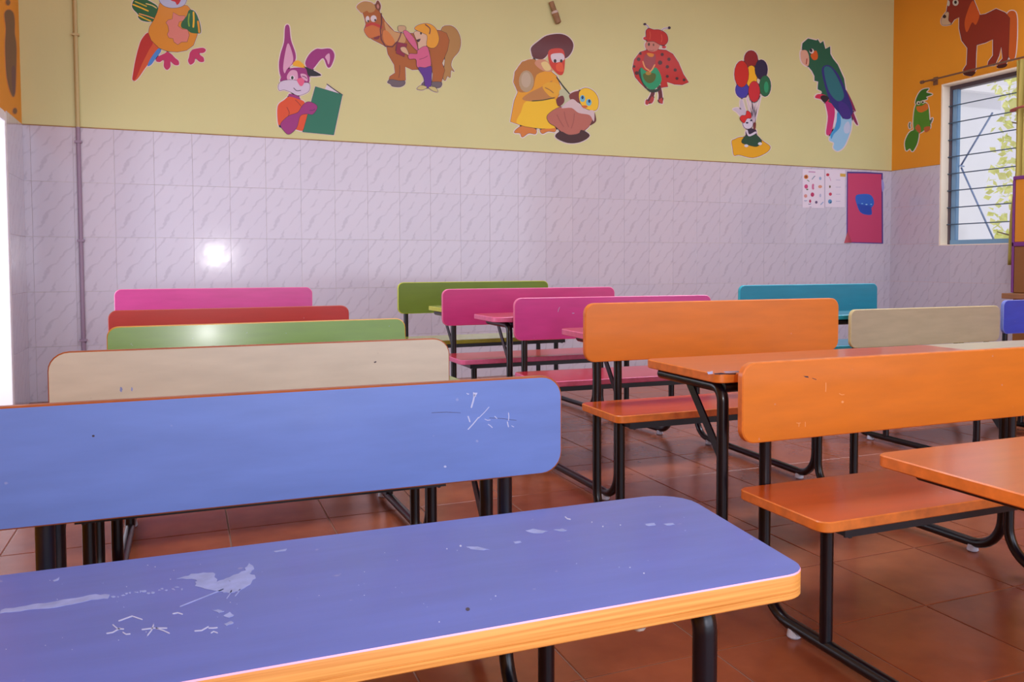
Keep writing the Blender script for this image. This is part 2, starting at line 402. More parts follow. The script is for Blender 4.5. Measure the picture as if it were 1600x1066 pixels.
for i in range(NX+1):
    s = i/NX; row = []
    for j in range(NZ+1):
        t = j/NZ; z = 2.145-0.012 - t*1.40
        gather = 1 - 0.10*math.sin(math.pi*min(1, t*1.2))
        yy = 4.205 - s*0.40*gather
        if t > 0.55: yy += 0.03*min(1, (t-0.55)/0.2)
        xx = 5.235 + 0.018*math.sin(s*2*math.pi*8 + 0.8*math.sin(t*4)) * (0.6+0.5*t)
        row.append(bm.verts.new((xx, yy, z)))
    g.append(row)
for i in range(NX):
    for j in range(NZ): bm.faces.new((g[i][j], g[i+1][j], g[i+1][j+1], g[i][j+1]))
cu = obj('curtain', bm, m_curt, None, True); so = cu.modifiers.new('thickness', 'SOLIDIFY'); so.thickness = 0.002
tag(cu, 'khaki yellow curtain drawn back at the right side of the barred window', 'curtain')
bm = bmesh.new(); tube(bm, [(5.235+0.042*math.cos(a), 4.008+0.235*math.sin(a), 1.80+0.004*math.sin(3*a)) for a in [i*math.pi/12 for i in range(25)]], 0.008, 8)
tb = obj('curtain_tie', bm, m_pinkc, None, True); tag(tb, 'faded red band tied around the khaki curtain', 'curtain tie')

# outside: pale building and leaves
m_bld = mat('pale_blue_render', (236, 239, 248), 0.8, 0, 0.04, 0.8)
ba = at(1440, 124, 1, 9.0); bb = at(1564, 162, 1, 9.0)
bm = bmesh.new(); box(bm, (ba.x-1.5, 9.0, 0), (bb.x, 12.0, ba.z*0.5+bb.z*0.5)); bld = empty('building', (bb.x, 9.0, -0.5))
for v in bm.verts: v.co -= Vector((bb.x, 9.0, 0)); 
for v in bm.verts: v.co.z += 0.5 if v.co.z > 1 else 0
obj('wall', bm, m_bld, bld); tag(bld, 'pale blue washed out building outside the barred window', 'building')
bm = bmesh.new(); box(bm, (ba.x-1.6-bb.x, -0.12, bb.z*0.5+ba.z*0.5+0.5), (0.1, 3.1, bb.z*0.5+ba.z*0.5+0.62)); obj('roof_slab', bm, mat('pale_roof', (240, 240, 246), 0.7), bld)
bm = bmesh.new(); box(bm, (-14, -14, -0.52), (30, 30, -0.5)); gr = obj('ground', bm, mat('sunlit_concrete', (244, 242, 240), 0.9)); gr['kind'] = 'structure'
m_leaf = mat('yellow_green_leaf', (236, 242, 166), 0.5, 0, 0.15, 2)
m_leaf.node_tree.nodes['Principled BSDF'].inputs['Transmission Weight'].default_value = 0.0
tree = empty('tree', (9.6, 7.15, -0.5)); tag(tree, 'yellow green leafy tree outside the barred window', 'tree')
bm = bmesh.new(); tube(bm, [(0, 0, 0), (0.05, 0, 1.2), (-0.03, 0.05, 2.4), (0.05, 0, 3.6)], [0.09, 0.07, 0.05, 0.02], 9)
for k in range(9):
    a = k*2.4; z = 1.0+k*0.28; tube(bm, [(0, 0, z), (0.3*math.cos(a), 0.3*math.sin(a), z+0.25), (0.62*math.cos(a), 0.62*math.sin(a), z+0.35)], [0.025, 0.016, 0.006], 6)
obj('trunk', bm, mat('bark', (120, 104, 82), 0.9), tree, True)
bm = bmesh.new(); rl = random.Random(11)
for k in range(3200):
    a = rl.uniform(0, 6.283); rr = 0.72*math.sqrt(rl.random()); c = Vector((rr*math.cos(a), rr*math.sin(a), rl.uniform(1.05, 3.9)))
    if (math.sin(c.x*7+c.z*5)+math.sin(c.y*9-c.z*6)) < 0.1: continue
    d = Vector((rl.gauss(0, 1), rl.gauss(0, 1), rl.gauss(-.4, .6))).normalized(); s = Vector((rl.gauss(0, 1), rl.gauss(0, 1), rl.gauss(0, 1))).cross(d).normalized()
    ln = rl.uniform(.09, .15); wd = ln*0.34; n_ = d.cross(s)*0.01
    bm.faces.new([bm.verts.new(q) for q in (c, c+d*ln*.5+s*wd+n_, c+d*ln, c+d*ln*.5-s*wd+n_)])
fo = obj('foliage', bm, m_leaf, tree); fo['kind'] = 'stuff'

# cupboard below the curtain
m_amber = mat('amber_panel', (206, 128, 16), 0.45, 0.1, 0.06, 3); m_cbrown = mat('brown_panel', (132, 82, 30), 0.5, 0.1, 0.08, 3)
m_purp = mat('purple_edging', (112, 44, 116), 0.45); m_ledge = mat('brown_ledge', (150, 102, 66), 0.5, 0, 0.1, 8)
cx0, cx1, cyA, cyB = 4.80, 5.20, 3.10, 3.862
cab = empty('cupboard', (cx0, (cyA+cyB)/2, 0)); tag(cab, 'amber and brown cupboard with purple edging at the far right beside the window', 'cupboard')
def cchild(name, a, b, m):
    bm = bmesh.new(); box(bm, a, b)
    bmesh.ops.bevel(bm, geom=bm.edges[:], offset=0.003, segments=1, affect='EDGES')
    for v in bm.verts: v.co -= Vector(cab.location)
    return obj(name, bm, m, cab)
cchild('body', (cx0+0.012, cyA+0.01, 0.06), (cx1, cyB-0.004, 1.28), m_cbrown)
cchild('base', (cx0+0.03, cyA+0.02, 0), (cx1-0.01, cyB-0.03, 0.06), m_ledge)
for (ya, yb) in ((cyA+0.012, cyA+0.376), (cyA+0.386, cyB-0.016)):
    for (za, zb, mm, nm) in ((0.88, 1.275, m_amber, 'upper_door'), (0.56, 0.852, m_cbrown, 'lower_door')):
        d_ = cchild(nm, (cx0, ya, za), (cx0+0.016, yb, zb), mm)
        bm = bmesh.new(); yh = (ya+0.04 if ya > 3.4 else yb-0.04); tube(bm, [(cx0-0.02, yh, (za+zb)/2), (cx0, yh, (za+zb)/2)], [0.012, 0.007], 10)
        for v in bm.verts: v.co -= Vector(cab.location)
        obj('knob', bm, m_purp, d_, True)
for (za, zb) in ((1.272, 1.295), (0.852, 0.88)):
    cchild('edging_strip', (cx0-0.004, cyA, za), (cx1, cyB, zb), m_purp)
cchild('edging_post', (cx0-0.004, cyB-0.014, 0.56), (cx0+0.03, cyB+0.002, 1.272), m_purp)
cchild('ledge', (cx0-0.05, cyA, 0.522), (cx1, cyB+0.03, 0.556), m_ledge)

# ------------------------------------------------------------ benches with desks
m_tube = mat('black_enamel_tube', (8, 9, 20), 0.28, 0.1, 0.15, 30, 0.05, 200)
m_foot = mat('white_plastic_glide', (196, 204, 222), 0.35)
m_ply = ply_edge('plywood_edge', (220, 156, 80), (192, 124, 52))
m_brownedge = mat('brown_varnished_edge', (160, 84, 34), 0.45, 0.1, 0.15, 20)
m_pinkline = mat('laminate_line', (236, 170, 196), 0.4)
m_screw = mat('bright_screw_head', (214, 214, 206), 0.3, metal=0.3)
TR = 0.0125

def bench(label, x, y, yaw, W, ztop, hb, col, edge, seatcol=None, deskcol=None, seat_z=0.29, seat_y=(0.015, -0.235), desk_z=0.44,
          desk_y=(-0.37, -0.65), leg_y=-0.61, inset=0.05, inset_near=None, seat_leg=-0.16, desk_x=(0, 0), cr=0.03, dr=0.04, desk_th=0.020, sdeskedge=None, seatedge=None, group=None, sx=(0, 0), brace=True, tilt=0.0, skew=0.0):
    B = empty('school_bench', (x, y, 0), yaw)
    tag(B, label, 'bench', group or 'school benches with attached desks')
    seatcol = seatcol or col; deskcol = deskcol or col
    zb = ztop-hb
    # backrest
    bm = bmesh.new()
    prism(bm, rrect(W, hb, cr), lambda u, v, d: (u, d+tilt*(v-hb/2), zb+v), [(0, 0.0022, 0), (0.0022, 0, 1), (0.0158, 0, 1), (0.018, 0.0022, 1)])
    obj('backrest', bm, [col, edge], B, True)
    # seat
    x0s, x1s = sx[0], W+sx[1]
    bm = bmesh.new(); dpt = seat_y[0]-seat_y[1]
    prism(bm, rrect(x1s-x0s, dpt, 0.022), lambda u, v, d: (x0s+u, seat_y[1]+v, seat_z-d), [(0, 0.002, 0), (0.002, 0, 1), (0.018, 0, 1), (0.020, 0.002, 1)])
    obj('seat', bm, [seatcol, seatedge or edge], B, True)
    # desktop
    dx0, dx1 = desk_x[0], W+desk_x[1]; dd = desk_y[0]-desk_y[1]; t = desk_th
    bm = bmesh.new()
    if t > 0.022:
        lay = [(0, 0.0006, 0), (0.0016, 0, 2), (0.0172, 0, 1), (0.0176, 0.0014, 1), (0.0184, 0.0014, 1), (0.0188, 0, 1), (t-0.0015, 0, 1), (t, 0.002, 1)]
    else:
        lay = [(0, 0.002, 0), (0.002, 0, 1), (t-0.002, 0, 1), (t, 0.002, 1)]
    prism(bm, rrect(dx1-dx0, dd, dr), lambda u, v, d: (dx0+u+skew*(v-dd)*u/(dx1-dx0), desk_y[1]+v, desk_z-d), lay)
    desk = obj('desktop', bm, [deskcol, sdeskedge or edge, m_pinkline], B, True)
    # steel frame: one bent tube a side
    ir = inset if isinstance(inset, tuple) else (inset, inset)
    inn = ir if inset_near is None else (inset_near if isinstance(inset_near, tuple) else (inset_near, inset_near))
    zs = 0.024; zt_ = desk_z-desk_th-TR
    for s in (0, 1):
        xr = ir[0] if s == 0 else W-ir[1]; xn = inn[0] if s == 0 else W-inn[1]
        pts = [(xr, 0.031, ztop-0.03), (xr, 0.031, zs), (xn, leg_y, zs), (xn, leg_y, zt_), (xn, desk_y[0]-0.03, zt_)]
        bm = bmesh.new(); tube(bm, fillet(pts, [0.085, 0.085, 0.03], 8), TR, 12)
        fr = obj('side_frame', bm, m_tube, B, True)
        for yy in (-0.07, leg_y+0.085):
            f = (0.031-yy)/(0.031-leg_y); xx = xr+(xn-xr)*f
            bm = bmesh.new(); tube(bm, [(xx, yy, 0.0005), (xx, yy, 0.004), (xx, yy, 0.019)], [0.012, 0.015, 0.0125], 12); obj('glide', bm, m_foot, fr, True)
        # front seat leg
        f = (0.031-seat_leg)/(0.031-leg_y); xx = xr+(xn-xr)*f
        bm = bmesh.new(); tube(bm, [(xx, seat_leg, zs+0.006), (xx, seat_leg, seat_z-0.0205)], TR, 12); obj('seat_leg', bm, m_tube, B, True)
        # seat side rail from rear leg to front leg
        bm = bmesh.new(); a = seat_z-0.0205
        box(bm, (xr-0.003, seat_y[1]+0.02, a-0.022), (xr+0.003, 0.024, a)); box(bm, (xr-0.014 if s else xr-0.003, seat_y[1]+0.02, a-0.003), (xr+0.003 if s else xr+0.014, 0.018, a))
        obj('seat_bracket', bm, m_tube, B)
        if not brace: continue
        # flat brace from desk rail to leg
        bm = bmesh.new(); q0 = Vector((xn, leg_y+0.135, zt_-0.006)); q1 = Vector((xn, leg_y+0.006, zt_-0.15)); dr_ = (q1-q0).normalized(); nn = Vector((0, dr_.z, -dr_.y))*0.011
        vs = []
        for q in (q0, q1):
            for ww in (-1, 1):
                for ex in (-0.002, 0.002): vs.append(bm.verts.new(q+nn*ww+Vector((ex+(0.0 if s else 0.0), 0, 0))))
        for f_ in ((0, 1, 3, 2), (4, 6, 7, 5), (0, 4, 5, 1), (2, 3, 7, 6), (0, 2, 6, 4), (1, 5, 7, 3)): bm.faces.new([vs[i] for i in f_])
        obj('desk_brace', bm, m_tube, B)
    # rails along the length
    a = seat_z-0.0205
    bm = bmesh.new(); box(bm, (ir[0]-0.015, seat_y[1]+0.018, a-0.019), (W-ir[1]+0.015, seat_y[1]+0.022, a)); box(bm, (ir[0]-0.015, seat_y[1]+0.022, a-0.004), (W-ir[1]+0.015, seat_y[1]+0.042, a))
    r_ = obj('seat_rail', bm, m_tube, B)
    for k in (0.16, 0.5, 0.84):
        bm = bmesh.new(); xx = W*k; tube(bm, [(xx, seat_y[1]+0.032, a-0.011), (xx, seat_y[1]+0.032, a-0.008), (xx, seat_y[1]+0.032, a-0.003)], [0.003, 0.006, 0.006], 8); obj('screw', bm, m_screw, r_, True)
    bm = bmesh.new(); zz = desk_z-desk_th
    tube(bm, [(inn[0], leg_y, zz-TR), (W-inn[1], leg_y, zz-TR)], TR*0.9, 12); r2 = obj('desk_rail', bm, m_tube, B, True)
    bm = bmesh.new(); tube(bm, [(inn[0]+0.10, leg_y-0.022, zz-0.010), (inn[0]+0.10, leg_y-0.022, zz-0.007), (inn[0]+0.10, leg_y-0.022, zz)], [0.003, 0.006, 0.006], 8); obj('screw', bm, m_screw, desk, True)
    bm = bmesh.new(); tube(bm, [(inn[0]+W*.72, leg_y-0.022, zz-0.010), (inn[0]+W*.72, leg_y-0.022, zz-0.007), (inn[0]+W*.72, leg_y-0.022, zz)], [0.003, 0.006, 0.006], 8); obj('screw', bm, m_screw, desk, True)
    return B

c_blue = board('blue_laminate', (98, 126, 196), 0.40, 0.15)
c_blue_d = board('blue_desk_laminate', (84, 104, 190), 0.34, 0.3)
c_blue2 = board('strong_blue_laminate', (54, 82, 196), 0.36, 0.2)
c_cream = board('cream_laminate', (208, 202, 182), 0.36, 0.2, (170, 160, 150))
c_cream2 = board('dull_cream_laminate', (180, 172, 146), 0.4, 0.15, (150, 140, 126))
c_green = board('lime_laminate', (112, 156, 4), 0.22, 0.12)
c_red = board('red_laminate', (176, 32, 16), 0.34, 0.25)
c_pink0 = board('rose_pink_laminate', (192, 62, 134), 0.34, 0.25)
c_pink1 = board('deep_pink_laminate', (186, 40, 112), 0.34, 0.25)
c_pink2 = board('magenta_pink_laminate', (200, 52, 142), 0.34, 0.25)
c_olive = board('olive_green_laminate', (96, 118, 20), 0.4, 0.15)
c_oliveseat = board('yellow_green_laminate', (164, 174, 60), 0.25, 0.4)
c_teal = board('teal_laminate', (26, 128, 152), 0.34, 0.2)
c_or = board('orange_laminate', (218, 120, 10), 0.38, 0.2)
c_or_seat = board('burnt_orange_seat', (196, 84, 18), 0.30, 0.25)
c_or_desk = board('worn_orange_desk', (200, 100, 44), 0.28, 0.4)
c_pkseat = board('crimson_seat', (180, 30, 50), 0.28, 0.3)
e_or = mat('orange_paint_edge', (232, 132, 50), 0.4, 0.2, 0.15, 40)
e_pk = mat('pink_paint_edge', (230, 110, 158), 0.4, 0.2, 0.1, 40)
e_gr = mat('lime_paint_edge', (196, 206, 50), 0.4, 0.2, 0.1, 40)
e_te = mat('cyan_paint_edge', (40, 176, 196), 0.4, 0.2, 0.1, 40)
e_cr = mat('cream_paint_edge', (206, 192, 140), 0.4, 0.2, 0.1, 40)
e_bl = mat('blue_paint_edge', (120, 136, 206), 0.4, 0.2, 0.1, 40)

PR = dict(seat_z=0.345, desk_z=0.535, seat_y=(0.015, -0.30), leg_y=-0.72, desk_y=(-0.42, -0.74), seat_leg=-0.2)
b_blue = bench('blue bench with plywood-edged desk and scratched top, nearest in the left row', -0.307, 1.328, -0.007, 0.883, 0.5617, 0.1651, c_blue, m_brownedge,
      deskcol=c_blue_d, seat_z=0.30, desk_z=0.4465, desk_y=(-0.350, -0.655), leg_y=-0.60, inset=(0.119, 0.092), inset_near=(0.12, 0.10), desk_th=0.026, cr=0.035, dr=(0.028, 0.055, 0.05, 0.03), sdeskedge=m_ply, desk_x=(-0.02, 0.02), brace=False, skew=0.105)
bench('cream bench with brown edging directly behind the near blue bench', -0.278, 2.101, -0.013, 0.880, 0.563, 0.1651, c_cream, m_brownedge, seat_z=0.285, desk_z=0.44, inset=0.085, inset_near=(0.095, 0.10), cr=0.04, desk_x=(0.02, -0.02))
bench('lime green glossy bench, third in the left row behind the cream one', -0.218, 2.778, 0.04, 0.880, 0.569, 0.1651, c_green, mat('amber_edge', (206, 150, 30), 0.4), desk_z=0.44, inset=(0.06, 0.10), inset_near=(0.035, 0.11), desk_x=(0.02, -0.02), tilt=0.092)
bench('red bench, fourth in the left row behind the lime green one', -0.273, 3.555, 0.041, 0.881, 0.579, 0.1651, c_red, mat('dark_red_edge', (170, 60, 30), 0.4), desk_z=0.45)
bench('rose pink bench at the back of the left row near the tiled wall', -0.314, 4.456, -0.02, 0.885, 0.634, 0.1651, c_pink0, e_pk, desk_x=(0.08, -0.08), inset_near=0.12, **PR)
bench('olive green bench with lime edges, last of the middle row against the tiles', 1.007, 4.452, 0.05, 0.871, 0.652, 0.1651, c_olive, e_gr, seatcol=c_oliveseat, deskcol=c_oliveseat, seat_z=0.365, desk_z=0.545,
      seat_y=(0.015, -0.3), desk_y=(-0.36, -0.66), leg_y=-0.64, seat_leg=-0.2, desk_x=(0.04, 0), inset_near=(0.08, 0.05))
bench('deep pink bench with crimson seat in front of the olive green bench', 1.042, 3.725, 0.001, 0.864, 0.636, 0.1651, c_pink1, e_pk, seatcol=c_pkseat, deskcol=c_pkseat, seat_z=0.345, desk_z=0.54, seat_y=(0.015, -0.28),
      desk_y=(-0.27, -0.565), leg_y=-0.555, seat_leg=-0.2, inset=0.06, inset_near=(0.115, 0.012), desk_x=(0.05, 0.0))
bench('magenta pink bench with scratches and crimson seat behind the far orange bench', 1.151, 3.096, -0.042, 0.871, 0.617, 0.1651, c_pink2, e_pk, seatcol=c_pkseat, deskcol=c_pkseat, seat_z=0.33, desk_z=0.53, seat_y=(0.015, -0.30),
      desk_y=(-0.42, -0.78), leg_y=-0.76, seat_leg=-0.2, inset=0.05, inset_near=(0.085, 0.05), desk_x=(0.02, 0))
bench('taller orange bench with chipped desk corner, middle of the photo behind the near orange one', 1.011, 2.155, -0.011, 0.885, 0.639, 0.1651, c_or, e_or, seatcol=c_or_seat, deskcol=c_or_desk, seat_z=0.36, desk_z=0.52,
      seat_y=(0.018, -0.22), desk_y=(-0.345, -0.66), leg_y=-0.635, seat_leg=-0.125, inset=0.05, inset_near=(0.03, 0.025), dr=0.02, sx=(-0.01, 0))
bench('near orange bench at the right edge, its desk cut off by the frame', 1.023, 1.434, -0.003, 0.883, 0.548, 0.1651, c_or, e_or, seatcol=c_or_seat, deskcol=c_or_desk, seat_z=0.29, desk_z=0.44,
      seat_y=(0.018, -0.245), desk_y=(-0.365, -0.66), leg_y=-0.62, seat_leg=-0.165, inset=0.08, inset_near=0.07, dr=0.02, brace=False)
bench('teal bench in the far right corner under the pink poster', 2.526, 3.570, -0.009, 0.885, 0.639, 0.1651, c_teal, e_te, seat_z=0.345, desk_z=0.522, seat_y=(0.015, -0.28),
      desk_y=(-0.36, -0.62), leg_y=-0.60, seat_leg=-0.2, inset=0.05)
bench('dull cream bench between the teal bench and the strong blue bench', 2.598, 2.865, -0.015, 0.878, 0.55, 0.1651, c_cream2, e_cr, seat_z=0.29, desk_z=0.43)
bench('strong blue bench at the right edge of the photo beside the dull cream bench', 3.655, 2.98, -0.01, 0.883, 0.566, 0.1651, c_blue2, e_bl)

# ------------------------------------------------------------ flat things on the walls
def plane_pt(px, py, p0, nrm):
    d = ray(px, py); return EYE + d*((p0-EYE).dot(nrm)/d.dot(nrm))
def smooth_loop(pts, n=4):
    out = []; N = len(pts)
    for i in range(N):
        p0, p1, p2, p3 = [Vector(pts[(i+k-1) % N]) for k in range(4)]
        for k in range(n):
            t = k/n; out.append(0.5*((2*p1)+(p2-p0)*t+(2*p0-5*p1+4*p2-p3)*t*t+(3*p1-p0-3*p2+p3)*t**3))
    return [(v.x, v.y) for v in out]
def grow(pts, d):
    N = len(pts); A = sum(pts[i][0]*pts[(i+1) % N][1]-pts[(i+1) % N][0]*pts[i][1] for i in range(N)); sg = 1 if A > 0 else -1
    out = []
    for i in range(N):
        a, b = Vector(pts[i-1]), Vector(pts[(i+1) % N]); t = (b-a)
        if t.length < 1e-6: out.append(tuple(pts[i])); continue
        t.normalize(); out.append((pts[i][0]+t.y*d*sg, pts[i][1]-t.x*d*sg))
    return out
def ell(cx, cy, rx, ry=None, n=16):
    ry = ry or rx
    return [(cx+rx*math.cos(2*math.pi*k/n), cy+ry*math.sin(2*math.pi*k/n)) for k in range(n)]
def stroke(pts, wd):
    P = [Vector(p) for p in pts]; L_, R_ = [], []
    for i, p in enumerate(P):
        t = (P[min(i+1, len(P)-1)]-P[max(i-1, 0)]).normalized(); nn = Vector((-t.y, t.x))*wd/2
        L_.append(tuple(p+nn)); R_.append(tuple(p-nn))
    t0 = (P[0]-P[1]).normalized()*wd/2; t1 = (P[-1]-P[-2]).normalized()*wd/2
    return L_+[tuple(P[-1]+t1)]+R_[::-1]+[tuple(P[0]+t0)]
def sticker(name, label, cat, org, sc, layers, p0, nrm, halo=(222, 206, 204), hw=9, group=None, rough=0.55, base=0.0008, ink=(46, 30, 34)):
    """cut-out: a stack of thin printed shapes; layer = (colour, points, flags)  flags: s sharp, n no halo, k dark outline"""
    nrm = nrm.normalized(); bm = bmesh.new(); mats = []; idx = {}
    def mi(c):
        if c not in idx: idx[c] = len(mats); mats.append(mat('print_%d_%d_%d' % c, c, rough, 0.05))
        return idx[c]
    def lay(poly, depth, c, thick=False):
        q = [plane_pt(org[0]+x/sc, org[1]+y/sc, p0, nrm) for x, y in poly]
        vs = [bm.verts.new(v+nrm*depth) for v in q]
        tr = tessellate_polygon([[Vector((x, y, 0)) for x, y in poly]])
        for t in tr:
            try: f = bm.faces.new([vs[i] for i in t]); f.material_index = mi(c)
            except ValueError: pass
        vb = [bm.verts.new(v+nrm*(0.0001 if thick else depth-0.00012)) for v in q]
        for i in range(len(vs)):
            j = (i+1) % len(vs)
            f = bm.faces.new((vs[i], vs[j], vb[j], vb[i])); f.material_index = mi(c)
    dep = base
    for (c, pts, *fl) in layers:
        fl = fl[0] if fl else ''
        poly = pts if 's' in fl or len(pts) > 15 else smooth_loop(pts)
        if 'n' not in fl: lay(grow(poly, hw), base, halo, True)
        if 'k' in fl: dep += 0.00004; lay(grow(poly, 2.6*sc/5), dep, ink)
        dep += 0.00010; lay(poly, dep, c)
    cen = sum((v.co for v in bm.verts), Vector())/len(bm.verts)
    for v in bm.verts: v.co -= cen
    me = bpy.data.meshes.new(name); bm.to_mesh(me); bm.free()
    for m in mats: me.materials.append(m)
    o = link(name, me); o.location = cen; tag(o, label, cat, group); return o
PB, NB_ = Vector((0, WY+0.003, 0)), Vector((0, -1, 0))
PT = Vector((0, WY-0.0002, 0))
PRW, NR = Vector((WX, 0, 0)), Vector((-1, 0, 0))
G = 'cut-out pictures stuck on the classroom walls'
MAG = (186, 34, 92)
Y1, Y2 = (222, 150, 12), (232, 186, 24)
# round parrot, top left
GR = (18, 96, 44)
sticker('wall_sticker', 'round yellow bird cut-out with green wings, cut off by the top of the photo', 'wall sticker', (180, 0), 7.617, [
 (GR, [(200, 60), (235, -10), (340, -15), (440, 30), (505, 80), (500, 160), (450, 255), (330, 250), (275, 210), (270, 170), (215, 110)]),
 (Y2, stroke([(215, 55), (300, 90), (390, 130)], 16), 'n'), (Y2, stroke([(280, 185), (350, 220), (420, 250)], 14), 'n'), ((196, 178, 40), stroke([(240, 20), (300, 45), (370, 75)], 14), 'n'),
 ((226, 160, 90), stroke([(290, 165), (390, 195), (470, 225)], 12), 'n'), ((220, 200, 120), stroke([(370, 45), (440, 65), (490, 95)], 12), 'n'),
 ((206, 84, 30), [(450, 500), (540, 590), (380, 780), (270, 935), (225, 945), (330, 700)]),
 ((180, 30, 12), [(395, 390), (320, 460), (280, 560), (240, 720), (215, 860), (205, 950), (245, 935), (320, 760), (400, 600), (450, 500)]),
 ((66, 132, 206), [(510, 580), (545, 610), (480, 700), (430, 770), (385, 785), (420, 700)]),
 (MAG, stroke([(600, 670), (550, 690), (515, 712)], 64)), (MAG, stroke([(620, 655), (620, 730), (618, 795)], 76)), (MAG, stroke([(640, 665), (690, 715), (732, 750)], 66)),
 (MAG, stroke([(930, 620), (990, 605), (1050, 600)], 58)), (MAG, stroke([(930, 630), (915, 690), (903, 735)], 74)), (MAG, stroke([(940, 625), (990, 680), (1030, 712)], 66)),
 ((214, 138, 12), [(530, 40), (700, 50), (860, 70), (910, 130), (975, 300), (975, 420), (930, 540), (850, 600), (740, 620), (620, 610), (520, 570), (430, 480), (395, 390), (410, 320), (460, 240), (500, 150)], 'k'),
 ((214, 126, 112), [(690, 150), (760, 190), (830, 190), (830, 240), (760, 260), (745, 310), (800, 350), (860, 350), (880, 420), (855, 500), (790, 500), (745, 532), (700, 500), (690, 460), (640, 450), (620, 410), (640, 370), (630, 310), (605, 270), (630, 240), (680, 230)], 'snk'),
 (GR, [(880, 120), (950, 140), (1000, 250), (1020, 350), (1015, 395), (980, 400), (900, 390), (850, 350), (790, 330), (790, 270), (850, 190)]),
 (Y2, stroke([(932, 150), (935, 240), (930, 320)], 20), 'n'), ((130, 170, 40), stroke([(880, 170), (872, 250), (880, 310)], 16), 'n'), (Y1, stroke([(985, 260), (995, 330), (1000, 385)], 22), 'n'),
 ((182, 190, 220), [(520, -20), (560, 55), (640, 92), (740, 92), (820, 60), (852, -20), (850, -170), (700, -250), (540, -170)], 'k'),
 ((196, 24, 36), [(640, -30), (775, -30), (768, 30), (735, 60), (715, 25), (670, 10)], 'n'),
 ((30, 26, 40), ell(620, -110, 26, 40), 'n'), ((30, 26, 40), ell(760, -110, 26, 40), 'n')], PB, NB_, group=G)
# rabbit with book
PU = (150, 34, 118); LP = (214, 160, 190); OR_ = (214, 74, 22)
sticker('wall_sticker', 'purple rabbit cut-out in a cap and orange shirt reading a green book', 'wall sticker', (410, 30), 5.613, [
 (PU, [(200, 65), (235, 60), (250, 180), (290, 300), (285, 370), (230, 430), (210, 510), (160, 500), (145, 400), (160, 300), (190, 200)]),
 (LP, [(225, 210), (265, 310), (265, 380), (215, 440), (195, 475), (182, 430), (195, 320)], 'n'),
 (PU, [(375, 390), (410, 310), (470, 262), (520, 262), (590, 258), (625, 290), (630, 340), (600, 415), (570, 420), (540, 350), (510, 355), (450, 430), (420, 450)]),
 (LP, [(550, 330), (585, 300), (592, 350), (580, 398), (565, 360)], 'n'),
 (PU, [(160, 520), (200, 470), (250, 430), (380, 430), (405, 480), (405, 560), (300, 600), (170, 560)]),
 (LP, [(215, 500), (250, 450), (300, 455), (312, 510), (305, 545), (230, 540)], 'n'), (LP, [(335, 480), (385, 490), (395, 545), (350, 520)], 'n'),
 ((226, 212, 226), ell(262, 514, 22, 20), 'n'), ((40, 60, 40), ell(262, 514, 11, 15), 'n'), ((90, 40, 80), stroke([(350, 500), (370, 505), (388, 520)], 6), 'n'),
 ((232, 170, 16), [(265, 400), (290, 365), (330, 370), (380, 425), (320, 420)], 'n'), ((26, 18, 30), [(360, 415), (430, 440), (515, 488), (480, 500), (430, 500), (400, 492), (385, 440)]),
 ((206, 194, 214), [(140, 590), (160, 550), (220, 535), (300, 540), (330, 580), (360, 560), (410, 565), (412, 620), (380, 650), (310, 670), (250, 640), (190, 620), (150, 625)], 'k'),
 ((222, 92, 132), [(303, 530), (345, 516), (368, 545), (350, 585), (325, 580)], 'n'), ((70, 40, 70), stroke([(275, 605), (300, 628), (335, 625)], 6), 'n'),
 (PU, [(235, 655), (320, 680), (320, 715), (240, 700)]),
 (OR_, [(235, 680), (310, 700), (370, 730), (350, 800), (400, 850), (360, 970), (300, 970), (200, 940), (145, 940), (130, 830), (140, 750), (190, 710)]),
 ((150, 40, 20), stroke([(290, 710), (320, 740), (335, 760)], 6), 'n'), ((150, 40, 20), stroke([(215, 775), (235, 820), (225, 850)], 6), 'n'),
 ((30, 24, 60), [(145, 930), (170, 935), (180, 950), (150, 950)], 'n'),
 ((214, 204, 214), [(548, 615), (568, 572), (680, 655)], 's'), ((36, 24, 40), stroke([(568, 572), (630, 618), (700, 664)], 8), 'n'),
 ((22, 112, 84), [(465, 592), (700, 662), (625, 1015), (355, 990)], 'sk'),
 (PU, [(160, 920), (230, 850), (310, 820), (350, 760), (400, 725), (460, 745), (480, 780), (440, 835), (390, 830), (330, 850), (300, 950), (235, 1010), (190, 980)], 'nk'),
 ((90, 20, 90), stroke([(415, 800), (440, 800), (460, 790)], 5), 'n')], PB, NB_, group=G)
